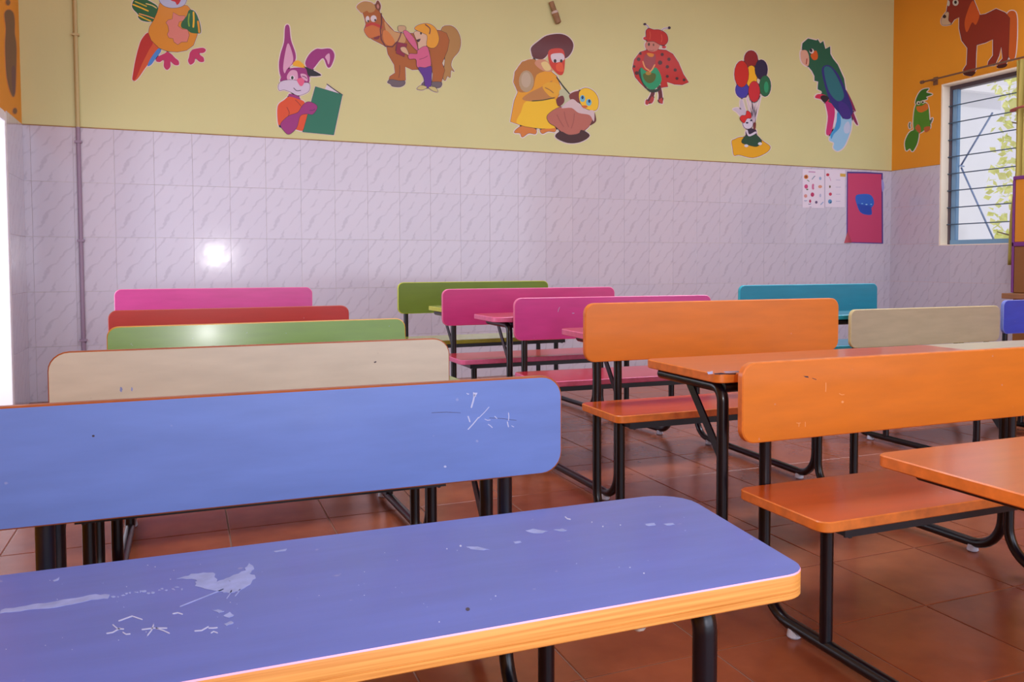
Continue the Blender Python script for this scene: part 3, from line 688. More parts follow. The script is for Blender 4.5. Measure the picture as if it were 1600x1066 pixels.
# horse and girl
BR = (168, 92, 24); TAN = (178, 134, 78); PK = (206, 92, 132)
sticker('wall_sticker', 'brown horse with a fair haired girl in pink beside it, cut-out near the top', 'wall sticker', (540, 0), 7.105, [
 ((172, 128, 66), [(1060, 330), (1150, 285), (1230, 330), (1275, 440), (1260, 560), (1190, 650), (1170, 730), (1205, 795), (1170, 780), (1160, 860), (1130, 845), (1105, 895), (1080, 850), (1100, 700), (1100, 560)], 'k'),
 (BR, [(190, 140), (270, 60), (340, 70), (380, 140), (440, 240), (540, 350), (620, 370), (760, 370), (900, 320), (1050, 340), (1120, 370), (1150, 450), (1130, 560), (1070, 700), (1100, 780), (1060, 920), (960, 920), (970, 820), (940, 700), (820, 770), (740, 775), (660, 740), (665, 890), (560, 910), (480, 880), (490, 850), (550, 810), (540, 720), (470, 600), (455, 520), (380, 480), (300, 440), (230, 390), (205, 330), (225, 270), (210, 200)], 'k'),
 ((120, 60, 24), stroke([(600, 730), (600, 800), (590, 860)], 8), 'n'), ((120, 60, 24), stroke([(930, 560), (940, 640), (960, 740)], 8), 'n'),
 ((198, 150, 92), [(430, 240), (490, 310), (560, 360), (650, 380), (660, 470), (580, 480), (520, 450), (460, 380)], 'n'), ((206, 120, 40), [(415, 350), (470, 350), (545, 460), (500, 510), (430, 470)], 'n'),
 ((184, 140, 82), [(120, 80), (150, 40), (210, 15), (290, 30), (335, 80), (310, 130), (260, 140), (235, 120), (180, 145), (150, 120)]),
 ((120, 66, 40), [(325, 70), (355, 5), (390, 60), (378, 120), (350, 110)]), ((190, 130, 120), [(345, 70), (358, 45), (372, 75), (360, 100)], 'n'),
 ((198, 106, 28), [(205, 330), (280, 275), (380, 300), (405, 370), (380, 400), (330, 410), (260, 420)], 'nk'), ((120, 24, 40), [(310, 425), (375, 395), (370, 430), (340, 440)], 'n'),
 ((216, 206, 210), ell(243, 212, 22, 34), 'n'), ((216, 206, 210), ell(310, 208, 34, 38), 'n'), ((34, 22, 30), ell(250, 235, 9, 13), 'n'), ((34, 22, 30), ell(328, 224, 10, 13), 'n'),
 ((190, 44, 30), stroke([(235, 285), (300, 265), (395, 300)], 30), 'n'), ((96, 34, 40), stroke([(395, 150), (400, 250), (385, 330), (395, 440), (440, 515), (520, 520), (570, 465)], 14), 'n'),
 ((104, 90, 96), [(465, 915), (500, 885), (600, 900), (655, 900), (652, 940), (600, 965), (520, 958), (500, 935)], 'k'), ((104, 90, 96), [(950, 915), (1060, 915), (1055, 965), (1000, 975), (960, 950)], 'k'), ((104, 90, 96), [(840, 940), (870, 905), (900, 930), (890, 960)]),
 ((140, 22, 56), [(575, 470), (680, 490), (665, 560), (650, 632), (560, 592)], 'snk'), ((110, 30, 46), stroke([(625, 320), (605, 400), (570, 480), (555, 560)], 12), 'n'),
 ((196, 160, 120), [(590, 290), (660, 295), (660, 345), (600, 355), (580, 320)], 'nk'), (PK, [(640, 355), (680, 345), (760, 430), (800, 550), (770, 545), (690, 450)], 'nk'),
 ((212, 176, 146), [(760, 360), (830, 345), (915, 380), (910, 470), (860, 560), (810, 550), (800, 470), (775, 420)], 'nk'),
 ((226, 156, 12), [(765, 320), (820, 275), (920, 265), (1000, 320), (1035, 430), (1010, 510), (960, 535), (900, 505), (905, 400), (850, 365)], 'k'), ((96, 50, 60), stroke([(885, 275), (935, 320), (930, 375)], 12), 'n'),
 ((40, 20, 26), ell(835, 372, 10, 14), 'n'), ((60, 16, 26), [(785, 445), (830, 432), (815, 465), (795, 465)], 'n'),
 (PK, [(800, 560), (880, 515), (920, 560), (940, 745), (800, 752), (780, 660), (705, 655), (700, 600), (790, 600)], 'nk'), ((140, 50, 90), stroke([(820, 660), (870, 645), (905, 625)], 7), 'n'),
 ((212, 176, 136), [(610, 530), (665, 530), (700, 610), (670, 600), (620, 570)], 'nk'),
 ((88, 38, 140), [(805, 755), (880, 755), (950, 742), (950, 850), (942, 960), (885, 970), (865, 860)], 'k'),
 ((198, 186, 120), [(790, 985), (840, 950), (900, 970), (850, 1000)], 'k'), ((198, 186, 120), [(920, 970), (990, 970), (1022, 1020), (965, 1008)], 'k')], PB, NB_, group=G)
# hen and cradle
sticker('wall_sticker', 'hen in a maroon bonnet and yellow dress bending over a chick in a cradle', 'wall sticker', (780, 0), 4.444, [
 ((206, 120, 40), [(105, 920), (130, 890), (170, 875), (250, 895), (252, 930), (205, 925), (160, 952), (145, 925)], 'k'), ((206, 120, 40), [(290, 900), (385, 885), (387, 915), (340, 912), (300, 928)], 'k'),
 ((224, 156, 16), [(240, 410), (160, 430), (110, 500), (100, 570), (130, 640), (105, 700), (78, 845), (180, 880), (300, 895), (400, 880), (425, 760), (405, 680), (430, 620), (400, 530), (340, 480), (280, 450)], 'k'),
 ((178, 116, 46), [(240, 412), (160, 434), (112, 500), (104, 570), (140, 640), (230, 620), (260, 520), (340, 480)], 'n'), ((176, 152, 116), ell(188, 565, 52, 76), 'n'), ((188, 168, 140), ell(186, 555, 34, 54), 'n'),
 ((236, 190, 16), [(185, 705), (300, 700), (385, 690), (422, 760), (400, 878), (300, 893), (200, 880), (120, 852), (150, 780)], 'n'),
 ((184, 124, 60), [(160, 690), (200, 650), (290, 605), (370, 560), (330, 620), (400, 650), (350, 685), (240, 705)], 'n'), ((224, 166, 30), [(300, 600), (350, 570), (420, 590), (425, 640), (370, 675), (330, 650)], 'n'), ((150, 100, 40), stroke([(320, 610), (350, 625), (375, 645)], 6), 'n'),
 ((204, 144, 110), [(245, 440), (290, 408), (350, 440), (368, 495), (300, 490)], 'n'), ((224, 200, 130), [(290, 440), (330, 430), (360, 480), (320, 490)], 'n'),
 ((92, 20, 24), [(225, 330), (270, 290), (330, 250), (420, 238), (480, 260), (512, 310), (495, 370), (450, 405), (400, 360), (350, 360), (320, 395), (290, 410), (240, 400), (225, 365)], 'k'),
 ((200, 50, 26), [(345, 350), (430, 338), (455, 390), (448, 500), (420, 522), (375, 485), (345, 430)], 'n'), ((214, 200, 206), [(358, 382), (400, 370), (442, 375), (450, 415), (400, 435), (368, 428)], 'n'),
 ((30, 20, 26), ell(387, 424, 10, 13), 'n'), ((30, 20, 26), ell(430, 424, 9, 12), 'n'), ((222, 86, 40), [(395, 450), (430, 435), (445, 470), (440, 498), (400, 490)], 'n'),
 ((184, 188, 150), [(415, 640), (450, 620), (490, 670), (496, 745), (440, 748)], 'n'), ((26, 30, 20), stroke([(400, 540), (440, 595), (485, 650)], 8), 'n'), ((50, 60, 20), stroke([(230, 702), (300, 696), (380, 680)], 6), 'n'),
 ((110, 40, 40), [(395, 690), (440, 665), (450, 710), (410, 740)], 'n'), ((120, 46, 40), [(485, 660), (530, 635), (570, 640), (560, 710), (500, 700)]),
 ((236, 190, 24), [(555, 640), (600, 612), (660, 640), (688, 700), (672, 765), (600, 755), (560, 710)], 'k'), ((100, 178, 206), ell(577, 685, 18, 24), 'n'), ((100, 178, 206), ell(621, 712, 19, 24), 'n'), ((20, 40, 90), ell(577, 678, 8, 12), 'n'), ((20, 40, 90), ell(624, 703, 8, 12), 'n'), ((206, 100, 30), ell(590, 742, 22, 10), 'n'),
 ((90, 30, 30), [(655, 780), (672, 830), (660, 855), (620, 870)], 'n'),
 ((176, 100, 84), [(335, 800), (420, 745), (520, 750), (600, 775), (650, 800), (620, 880), (540, 930), (460, 935), (390, 880), (345, 850)], 'k'),
 ((206, 184, 184), [(430, 750), (500, 690), (545, 715), (600, 765), (655, 770), (655, 845), (625, 800), (550, 785), (500, 750)], 'n'), ((150, 80, 70), stroke([(450, 780), (460, 830), (480, 880)], 5), 'n'), ((150, 80, 70), stroke([(520, 790), (515, 840), (500, 890)], 5), 'n'), ((150, 80, 70), stroke([(400, 800), (420, 840), (445, 880)], 5), 'n'),
 ((60, 18, 22), [(390, 950), (425, 915), (480, 938), (550, 930), (570, 905), (625, 942), (560, 985), (470, 990)], 'k')], PB, NB_, group=G)
# ladybird lady
RD = (184, 30, 18); DK = (70, 20, 24)
sticker('wall_sticker', 'ladybird woman cut-out with a spotted red cape and green skirt', 'wall sticker', (970, 20), 6.667, [
 ((96, 30, 40), stroke([(335, 790), (330, 850), (295, 920)], 40)), ((96, 30, 40), stroke([(395, 770), (412, 850), (412, 915)], 40)), ((170, 50, 50), [(255, 950), (262, 905), (290, 925), (325, 870), (345, 900), (322, 945), (300, 935), (280, 958)]), ((170, 50, 50), [(392, 915), (430, 885), (436, 945), (410, 940)]),
 (RD, [(270, 390), (200, 410), (140, 490), (122, 580), (150, 670), (200, 730), (260, 790), (290, 740), (420, 740), (410, 780), (490, 770), (480, 720), (560, 745), (640, 750), (705, 725), (650, 640), (600, 520), (540, 430), (470, 390), (400, 385)], 'k')] +
 [(DK, ell(x, y, r), 'n') for x, y, r in ((185, 485, 20), (203, 425, 15), (138, 560, 14), (165, 628, 20), (430, 435, 17), (500, 485, 18), (408, 520, 23), (483, 563, 18), (565, 597, 17), (483, 663, 16), (583, 685, 16), (658, 700, 16))] +
 [((30, 60, 50), [(180, 620), (215, 570), (250, 640), (260, 780), (215, 720)], 'n'), ((30, 50, 40), [(225, 740), (300, 800), (400, 780), (420, 690), (400, 810), (300, 825)], 'n'),
 ((20, 150, 98), [(205, 575), (250, 600), (300, 620), (360, 570), (410, 640), (420, 715), (370, 785), (310, 800), (250, 755), (215, 680)], 'n'), ((78, 96, 20), [(235, 635), (355, 635), (350, 705), (295, 735), (245, 700)], 'n'), ((170, 130, 40), ell(285, 630, 30, 20), 'n'),
 ((150, 56, 60), [(250, 440), (310, 430), (360, 440), (350, 540), (300, 612), (240, 540)], 'n'), ((224, 150, 90), stroke([(228, 510), (250, 570), (290, 600)], 14), 'n'), ((224, 150, 90), stroke([(350, 545), (325, 590), (300, 615)], 14), 'n'), ((214, 130, 20), [(270, 420), (340, 430), (330, 460), (290, 455)], 'n'),
 ((196, 126, 110), [(252, 320), (300, 290), (380, 300), (404, 345), (370, 395), (310, 405), (262, 375)]), ((60, 60, 40), ell(290, 330, 11, 17), 'n'), ((120, 80, 60), ell(338, 335, 9, 14), 'n'), ((160, 50, 50), stroke([(295, 392), (320, 397), (340, 390)], 5), 'n'),
 ((186, 36, 26), [(263, 185), (295, 165), (340, 178), (400, 180), (470, 220), (488, 290), (455, 335), (400, 330), (340, 298), (272, 295), (262, 235)], 'k'), ((214, 90, 60), stroke([(300, 200), (305, 240), (300, 275)], 6), 'n'), ((214, 90, 60), stroke([(420, 230), (425, 270), (420, 305)], 6), 'n'),
 ((196, 50, 50), ell(250, 268, 18, 16)), ((196, 50, 50), ell(448, 358, 22, 14)),
 ((150, 150, 170), stroke([(290, 160), (275, 135), (250, 122)], 5), ''), ((150, 150, 170), stroke([(420, 190), (450, 165), (500, 158)], 5), ''), ((50, 24, 60), ell(248, 120, 16, 12), 'n'), ((50, 24, 60), ell(502, 158, 15, 15), 'n')], PB, NB_, group=G)
# balloons
sticker('wall_sticker', 'small white rabbit with a bunch of coloured balloons on a yellow lemon shape', 'wall sticker', (1130, 70), 5.611, [
 ((222, 164, 12), [(75, 845), (100, 830), (160, 810), (300, 825), (370, 860), (412, 900), (370, 950), (260, 990), (140, 965), (95, 968), (82, 900)], 'k')] +
 [((196, 180, 196), stroke([(x, y), ((x+270)/2, 580), (270, 690)], 5), '') for x, y in ((175, 460), (205, 462), (240, 490), (262, 505), (290, 490), (325, 458))] +
 [((140, 22, 28), ell(243, 125, 59, 74), 'k'), ((56, 50, 160), ell(165, 395, 58, 72), 'k'), ((236, 176, 12), ell(246, 280, 50, 98), 'k'), ((196, 28, 14), ell(160, 257, 62, 116), 'k'), ((28, 18, 62), ell(332, 218, 55, 86), 'k'),
 ((14, 100, 62), ell(366, 362, 50, 92), 'k'), ((30, 150, 100), ell(376, 372, 20, 50), 'n'), ((196, 30, 44), ell(270, 411, 50, 92), 'k'),
 ((196, 186, 200), [(85, 565), (130, 555), (175, 590), (195, 625), (165, 640), (120, 590)]), ((196, 186, 200), [(150, 490), (165, 480), (190, 560), (205, 610), (180, 615), (150, 550)]),
 ((40, 26, 56), [(205, 745), (280, 740), (285, 800), (205, 805)]), ((18, 70, 46), [(205, 795), (285, 790), (335, 850), (295, 890), (235, 882), (160, 855)], 'k'), ((110, 40, 40), [(262, 690), (285, 685), (280, 740), (265, 740)], 'n'),
 ((206, 200, 216), ell(215, 692, 44, 46), 'k'), ((206, 200, 216), stroke([(205, 755), (225, 795), (280, 770)], 18), 'n'), ((30, 30, 70), ell(207, 685, 12, 8), 'n'), ((30, 30, 70), ell(242, 665, 9, 7), 'n'),
 ((206, 26, 28), [(145, 650), (160, 622), (195, 618), (205, 580), (238, 600), (242, 640), (205, 648), (180, 686)], 'nk'), ((206, 206, 216), ell(200, 886, 18, 13), 'n'), ((206, 206, 216), ell(320, 868, 18, 13), 'n')], PB, NB_, group=G)
# parrot
sticker('wall_sticker', 'tall green and blue parrot cut-out with pink tail feathers near the room corner', 'wall sticker', (1230, 40), 5.077, [
 ((146, 196, 226), [(395, 640), (500, 700), (508, 800), (490, 870), (450, 960), (400, 995), (365, 970), (370, 930), (335, 910), (345, 860), (380, 800), (390, 700)]), ((186, 200, 226), [(450, 800), (480, 760), (500, 800), (490, 850), (455, 850)], 'n'), ((60, 150, 206), [(395, 700), (420, 690), (420, 800), (370, 860), (350, 900), (345, 860), (380, 800)], 'n'),
 ((196, 44, 112), [(300, 590), (360, 590), (378, 680), (365, 780), (345, 858), (308, 858), (322, 720)]), ((214, 210, 222), [(368, 610), (392, 625), (390, 760), (365, 800), (378, 690)], 'n'),
 ((130, 30, 84), [(460, 510), (505, 580), (545, 682), (520, 672), (560, 782), (540, 775), (500, 690)]),
 ((18, 92, 66), [(115, 180), (120, 140), (165, 102), (232, 118), (240, 108), (262, 140), (285, 122), (302, 185), (340, 165), (342, 225), (362, 262), (400, 310), (450, 420), (465, 520), (520, 680), (500, 730), (440, 740), (370, 630), (300, 590), (270, 520), (240, 505), (245, 445), (215, 438), (215, 400), (195, 360), (170, 330), (172, 240), (130, 195)], ''),
 ((40, 40, 120), [(275, 340), (330, 315), (400, 380), (450, 480), (500, 600), (520, 685), (490, 720), (420, 700), (340, 600), (290, 450)], 'n'), ((30, 110, 120), [(290, 345), (345, 335), (410, 440), (450, 560), (400, 600), (330, 520)], 'n'), ((60, 40, 130), [(410, 600), (480, 640), (505, 730), (450, 740), (415, 690)], 'n'),
 ((206, 92, 30), [(185, 235), (225, 198), (242, 235), (235, 268), (205, 272)], 'n'), ((216, 206, 200), ell(193, 203, 18, 20), 'n'), ((36, 20, 50), ell(188, 198, 11, 14), 'n'),
 ((214, 164, 140), [(110, 200), (150, 198), (170, 240), (172, 300), (158, 322), (118, 295), (105, 245)], ''), ((160, 40, 40), stroke([(155, 265), (152, 290), (150, 305)], 7), 'n'),
 ((204, 36, 76), [(220, 572), (240, 545), (300, 552), (330, 590), (300, 610), (265, 585)]), ((30, 24, 36), [(262, 570), (290, 552), (330, 575), (295, 612)], 'n')], PB, NB_, group=G)
# right wall: brown horse and small green parrot
HB = (140, 40, 22)
sticker('wall_sticker', 'reddish brown horse cut-out with orange mane and tail above the window', 'wall sticker', (1390, 0), 4.262, [
 ((200, 92, 28), [(785, 88), (840, 82), (850, 200), (836, 380), (795, 380), (790, 200)]),
 (HB, [(385, 50), (395, -20), (450, -45), (520, -40), (560, 0), (600, 100), (640, 95), (710, 60), (770, 85), (800, 120), (795, 260), (790, 380), (772, 440), (715, 450), (722, 425), (755, 390), (745, 310), (728, 370), (700, 435), (652, 440), (660, 410), (690, 370), (690, 262), (640, 282), (580, 300), (575, 360), (572, 470), (540, 506), (495, 495), (492, 465), (515, 430), (520, 320), (482, 270), (465, 190), (465, 115), (430, 130), (410, 160), (370, 160)], 'k'),
 ((206, 176, 140), [(346, 130), (375, 85), (395, 85), (392, 135), (410, 158), (370, 168), (348, 160)], 'k'), ((50, 24, 24), ell(366, 110, 12, 12), 'n'),
 ((206, 86, 26), [(525, 60), (555, 5), (580, 50), (600, 100), (575, 165), (550, 150), (515, 215), (500, 150)], 'n'), ((206, 206, 190), ell(440, 17, 20, 22), 'n'), ((30, 20, 26), ell(440, 15, 9, 11), 'n'), ((206, 206, 190), ell(393, 22, 9, 20), 'n'),
 ((70, 20, 20), [(495, 480), (570, 478), (560, 500), (540, 508), (500, 500)], 'n'), ((70, 20, 20), [(715, 440), (780, 425), (775, 445), (730, 455)], 'n')], PRW, NR, group=G, hw=6)
sticker('wall_sticker', 'small green parrot cut-out with an orange beak left of the window', 'wall sticker', (1390, 0), 4.262, [
 ((58, 120, 22), [(140, 875), (192, 878), (186, 950), (155, 1008), (135, 990), (110, 1003), (104, 940)]),
 ((76, 136, 30), [(175, 700), (215, 680), (255, 700), (266, 790), (272, 850), (240, 862), (200, 885), (162, 860), (160, 780)]),
 ((44, 108, 24), [(172, 690), (185, 640), (215, 600), (262, 590), (245, 615), (286, 628), (245, 645), (250, 660), (200, 675)]),
 ((210, 112, 30), [(180, 710), (215, 705), (250, 688), (256, 725), (215, 748), (187, 740)], 'n'), ((212, 206, 190), ell(193, 686, 13), 'n'), ((212, 206, 190), ell(224, 679, 12), 'n'), ((30, 20, 26), ell(195, 688, 6), 'n'), ((30, 20, 26), ell(222, 681, 6), 'n'),
 ((184, 92, 44), [(172, 850), (190, 828), (208, 850), (205, 888), (180, 868)], 'n'), ((184, 92, 44), [(230, 850), (268, 842), (268, 865), (240, 882)], 'n'),
 ((90, 110, 80), stroke([(136, 820), (132, 835), (136, 852)], 8)), ((90, 110, 80), stroke([(284, 790), (280, 803), (274, 815)], 8))], PRW, NR, group=G, hw=6)
# tall brown shape on the left wall stub
sticker('wall_sticker', 'tall brown and purple painted shape on the orange strip at the far left', 'wall sticker', (0, 0), 4.44, [
 ((112, 74, 56), [(30, 95), (60, 68), (90, 90), (100, 150), (100, 230), (112, 330), (108, 560), (100, 660), (78, 655), (45, 530), (34, 320), (40, 200)]),
 ((96, 54, 74), [(80, 470), (106, 480), (104, 640), (85, 640)], 'n'), ((112, 74, 56), ell(102, 770, 14, 20)), ((112, 74, 56), ell(54, 16, 14, 20))], Vector((LX, 0, 0)), Vector((1, 0, 0)), group=G, halo=(206, 124, 60), hw=6)

# paper charts and the pink poster on the tiles
WP = (226, 216, 228)
sticker('wall_chart', 'white paper chart with rows of small pictures, left of the two', 'chart', (1240, 250), 7.106, [
 (WP, [(98, 100), (338, 108), (338, 535), (98, 530)], 's'), ((196, 150, 186), stroke([(170, 132), (200, 133), (235, 136)], 14), 'n'),
 ((206, 120, 40), ell(138, 188, 24), 'n'), ((110, 50, 30), ell(138, 188, 11), 'n'), ((120, 140, 160), stroke([(205, 215), (220, 195), (235, 180)], 9), 'n'), ((150, 170, 200), ell(295, 205, 14, 18), 'n'), ((90, 130, 90), stroke([(150, 225), (165, 232), (170, 240)], 8), 'n'),
 ((200, 70, 120), ell(138, 295, 20, 24), 'n'), ((90, 110, 80), ell(150, 328, 12, 8), 'n'), ((200, 110, 150), stroke([(215, 275), (212, 300), (215, 320)], 22), 'n'), ((216, 150, 120), ell(293, 297, 22, 17), 'n'),
 ((216, 150, 140), ell(132, 400, 18, 20), 'n'), ((186, 50, 100), ell(207, 385, 20, 24), 'n'), ((180, 180, 206), ell(295, 395, 10, 20), 'n'),
 ((180, 50, 90), ell(182, 458, 12, 18), 'n'), ((120, 110, 150), stroke([(165, 490), (180, 492), (190, 485)], 7), 'n'), ((100, 80, 120), ell(250, 470, 14, 16), 'n'), ((150, 170, 206), stroke([(300, 495), (315, 480), (325, 470)], 10), 'n'), ((150, 160, 190), stroke([(118, 452), (135, 455), (145, 452)], 7), 'n'), ((150, 150, 170), stroke([(175, 522), (185, 523), (195, 522)], 5), 'n')],
 PT, NB_, halo=(196, 184, 206), hw=2, group='paper charts on the tiled wall')
sticker('wall_chart', 'white paper chart with four small pictures in a column, beside the pink poster', 'chart', (1240, 250), 7.106, [
 (WP, [(350, 104), (572, 112), (570, 527), (350, 524)], 's'), ((190, 30, 60), ell(378, 165, 18, 16), 'n'), ((206, 150, 186), stroke([(395, 190), (405, 210), (412, 230)], 6), 'n'), ((212, 170, 70), [(515, 150), (578, 155), (576, 188), (516, 184)], 'sn'),
 ((110, 90, 60), ell(402, 297, 9, 15), 'n'), ((196, 60, 90), ell(407, 380, 17, 18), 'n'), ((96, 146, 190), ell(403, 462, 22, 24), 'n'), ((40, 90, 120), ell(410, 472, 9, 9), 'n'),
 ((186, 180, 206), stroke([(470, 222), (490, 223), (515, 224)], 6), 'n'), ((186, 180, 206), stroke([(470, 302), (495, 303), (520, 303)], 6), 'n'), ((186, 180, 206), stroke([(472, 380), (495, 381), (515, 381)], 6), 'n'), ((186, 180, 206), stroke([(470, 458), (495, 459), (515, 459)], 6), 'n')],
 PT, NB_, halo=(170, 150, 186), hw=3, group='paper charts on the tiled wall')
sticker('poster', 'pink poster with a blue face shape and purple edging beside the room corner', 'poster', (1240, 250), 7.106, [
 ((70, 56, 130), [(592, 130), (800, 134), (988, 145), (992, 930), (800, 925), (588, 918)], 's'),
 ((196, 62, 104), [(602, 148), (790, 150), (974, 158), (978, 920), (640, 912), (600, 800)], 'sn'),
 ((150, 150, 210), [(975, 220), (1000, 250), (1002, 320), (982, 350)], 'n'),
 ((40, 96, 190), [(685, 425), (710, 385), (830, 380), (880, 420), (892, 490), (862, 540), (866, 606), (790, 606), (735, 575), (702, 500)], 'n'),
 ((30, 70, 170), [(710, 490), (760, 500), (850, 510), (862, 540), (864, 600), (790, 602), (738, 572)], 'n'), ((130, 190, 226), ell(760, 485, 11, 5), 'n'), ((160, 206, 236), ell(808, 495, 11, 6), 'n'), ((130, 190, 226), ell(860, 492, 11, 5), 'n')],
 PT, NB_, halo=(150, 140, 200), hw=3)
# curled corner of the poster
bm = bmesh.new(); a0 = plane_pt(1240+600/7.106, 250+790/7.106, PT, NB_); b0 = plane_pt(1240+558/7.106, 250+922/7.106, PT, NB_); c0 = plane_pt(1240+645/7.106, 250+915/7.106, PT, NB_)
rows = []
for i in range(7):
    t = i/6; p = a0.lerp(b0, t); q = a0.lerp(c0, t); rows.append([bm.verts.new(p.lerp(q, k/5)+Vector((0, -0.0025-0.02*math.sin(math.pi*k/5)*t*0.6, 0))) for k in range(6)])
for i in range(6):
    for k in range(5):
        try: bm.faces.new((rows[i][k], rows[i][k+1], rows[i+1][k+1], rows[i+1][k]))
        except ValueError: pass
pos = bpy.data.objects['poster']
for v in bm.verts: v.co -= pos.location
obj('curled_corner', bm, mat('poster_back', (176, 70, 84), 0.6), pos, True)

# small wooden hook high on the back wall
pa = at(861, 3, 1, WY-0.012); pb = at(873, 37, 1, WY-0.016); hk = empty('wall_hook', (pa+pb)/2)
tag(hk, 'small brown wooden peg stuck high on the yellow wall above the hen', 'hook')
m_peg = mat('peg_wood', (150, 112, 78), 0.6, 0, 0.2, 30)
bm = bmesh.new(); ca = pa-hk.location; cb = pb-hk.location; tube(bm, [ca, ca.lerp(cb, .45), ca.lerp(cb, .5), ca.lerp(cb, .96), cb], [0.018, 0.018, 0.023, 0.021, 0.008], 10); obj('peg', bm, m_peg, hk, True)
bm = bmesh.new(); tube(bm, [ca.lerp(cb, .43), ca.lerp(cb, .53)], 0.0245, 10); obj('peg_band', bm, mat('pale_band', (206, 184, 170), 0.6), hk, True)
bm = bmesh.new(); tube(bm, [Vector((0, 0.018, 0.0)), Vector((0, 0.0, 0))], 0.008, 8); obj('fixing_screw', bm, m_tube, hk, True)

# ------------------------------------------------------------ worn paint on the nearest boards
m_chip = mat('scratched_pale_paint', (138, 154, 210), 0.5, 0, 0.16, 60); m_chip2 = mat('bare_scratch', (176, 186, 222), 0.5); m_chip3 = mat('pale_orange_scratch', (236, 164, 104), 0.5); m_dirt = mat('dark_mark', (56, 44, 60), 0.6)
def marks(name, parent, p0, nrm, polys, off=0.00025, lim=None):
    nrm = nrm.normalized(); bm = bmesh.new(); inv = parent.matrix_world.inverted()
    mats = [m_chip, m_chip2, m_dirt, m_chip3]
    bpy.context.view_layer.update(); Mi = parent.matrix_world.inverted(); bb = [Vector(c) for c in parent.bound_box]
    lo_ = [min(c[i] for c in bb)+0.012 for i in range(3)]; hi_ = [max(c[i] for c in bb)-0.012 for i in range(3)]
    for mi_, org, sc, pl in polys:
        q = [plane_pt(org[0]+x/sc, org[1]+y/sc, p0, nrm)+nrm*off for x, y in pl]
        ax2 = 1 if abs(nrm.z) > .5 else 2; L2 = [Mi @ v for v in q]
        if any(not (lo_[k] < v[k] < hi_[k]) for v in L2 for k in (0, ax2)) and lim is None: continue
        vs = [bm.verts.new(v) for v in q]; vb = [bm.verts.new(v-nrm*off*0.8) for v in q]
        for t in tessellate_polygon([[Vector((x, y, 0)) for x, y in pl]]):
            f = bm.faces.new([vs[i] for i in t]); f.material_index = mi_
        for i in range(len(vs)):
            f = bm.faces.new((vs[i], vs[(i+1) % len(vs)], vb[(i+1) % len(vs)], vb[i])); f.material_index = mi_
    M = Matrix.Translation(Vector((0, 0, 0)))
    bpy.context.view_layer.update(); Minv = parent.matrix_world.inverted()
    for v in bm.verts: v.co = Minv @ v.co
    me = bpy.data.meshes.new(name); bm.to_mesh(me); bm.free()
    for m in mats: me.materials.append(m)
    o = link(name, me, parent); o['kind'] = 'stuff'; return o
def rough_blob(pts, amp, seed, n=5):
    r = random.Random(seed); out = []
    for i in range(len(pts)):
        a, b = Vector(pts[i]), Vector(pts[(i+1) % len(pts)])
        for k in range(n):
            p = a.lerp(b, k/n); out.append((p.x+r.uniform(-amp, amp), p.y+r.uniform(-amp*.5, amp*.5)))
    return out
bpy.context.view_layer.update()
A6, s6 = (0, 700), 2.6667; A7 = (600, 700); rr_ = random.Random(5)
P = []
P.append((0, A6, s6, rough_blob([(740, 545), (800, 528), (890, 518), (905, 560), (960, 540), (1020, 510), (1035, 478), (1062, 500), (1040, 525), (1068, 535), (1040, 570), (990, 600), (950, 605), (920, 600), (870, 592), (815, 575), (820, 550)], 5, 1, 4)))
P.append((0, A6, s6, stroke([(750, 662), (830, 630), (930, 590)], 4)))
for a, b in (((945, 628), (965, 595)), ((980, 618), (1000, 590))): P.append((0, A6, s6, stroke([a, ((a[0]+b[0])/2+2, (a[1]+b[1])/2), b], 4)))
P.append((0, A6, s6, rough_blob([(0, 675), (80, 664), (160, 650), (240, 640), (320, 625), (400, 612), (455, 612), (450, 628), (380, 634), (300, 652), (200, 670), (120, 676), (60, 684), (0, 690)], 4, 2, 3)))
for i in range(16):
    x = 470+i*19; P.append((0, A6, s6, rough_blob(ell(x+rr_.uniform(-5, 5), 618-i*2.2+rr_.uniform(-7, 7), rr_.uniform(3, 11), rr_.uniform(2, 5), 6), 2, i, 2)))
for s in ([(495, 722), (550, 702), (592, 716)], [(470, 738), (490, 755), (515, 756)], [(445, 774), (470, 770), (500, 752)], [(512, 770), (525, 778), (542, 776)], [(592, 758), (640, 752), (695, 752)], [(640, 738), (632, 760), (615, 782)], [(650, 752), (680, 762), (706, 774)],
          [(812, 764), (840, 762), (868, 746)], [(870, 752), (888, 752), (905, 750)], [(880, 772), (890, 766), (906, 772)], [(720, 692), (740, 688), (760, 694)]): P.append((1, A6, s6, stroke(s, 5)))
for q in ([(885, 678), (910, 674), (935, 684), (910, 688)], [(930, 700), (955, 685), (975, 698), (955, 710)], [(932, 735), (960, 722), (975, 730), (945, 744)], [(1140, 430), (1195, 420), (1190, 430), (1150, 436)], [(220, 552), (250, 538), (245, 550), (225, 558)], [(890, 910), (910, 908), (935, 928), (915, 928)],
          [(820, 438), (855, 430), (850, 440), (825, 443)], [(990, 412), (1050, 404), (1050, 412), (1000, 418)], [(530, 465), (560, 460), (560, 468), (535, 470)]): P.append((0, A6, s6, rough_blob(q, 3, len(P), 3)))
for q in ([(590, 345), (620, 338), (680, 348), (660, 356), (610, 355)], [(705, 343), (740, 338), (765, 345), (740, 350)], [(345, 412), (390, 412), (440, 424), (400, 428), (360, 422)], [(1085, 318), (1130, 315), (1130, 324), (1095, 326)], [(1165, 318), (1205, 315), (1215, 320), (1180, 324)], [(535, 392), (570, 388), (572, 395), (548, 398)]): P.append((0, A7, s6, rough_blob(q, 3, len(P), 3)))
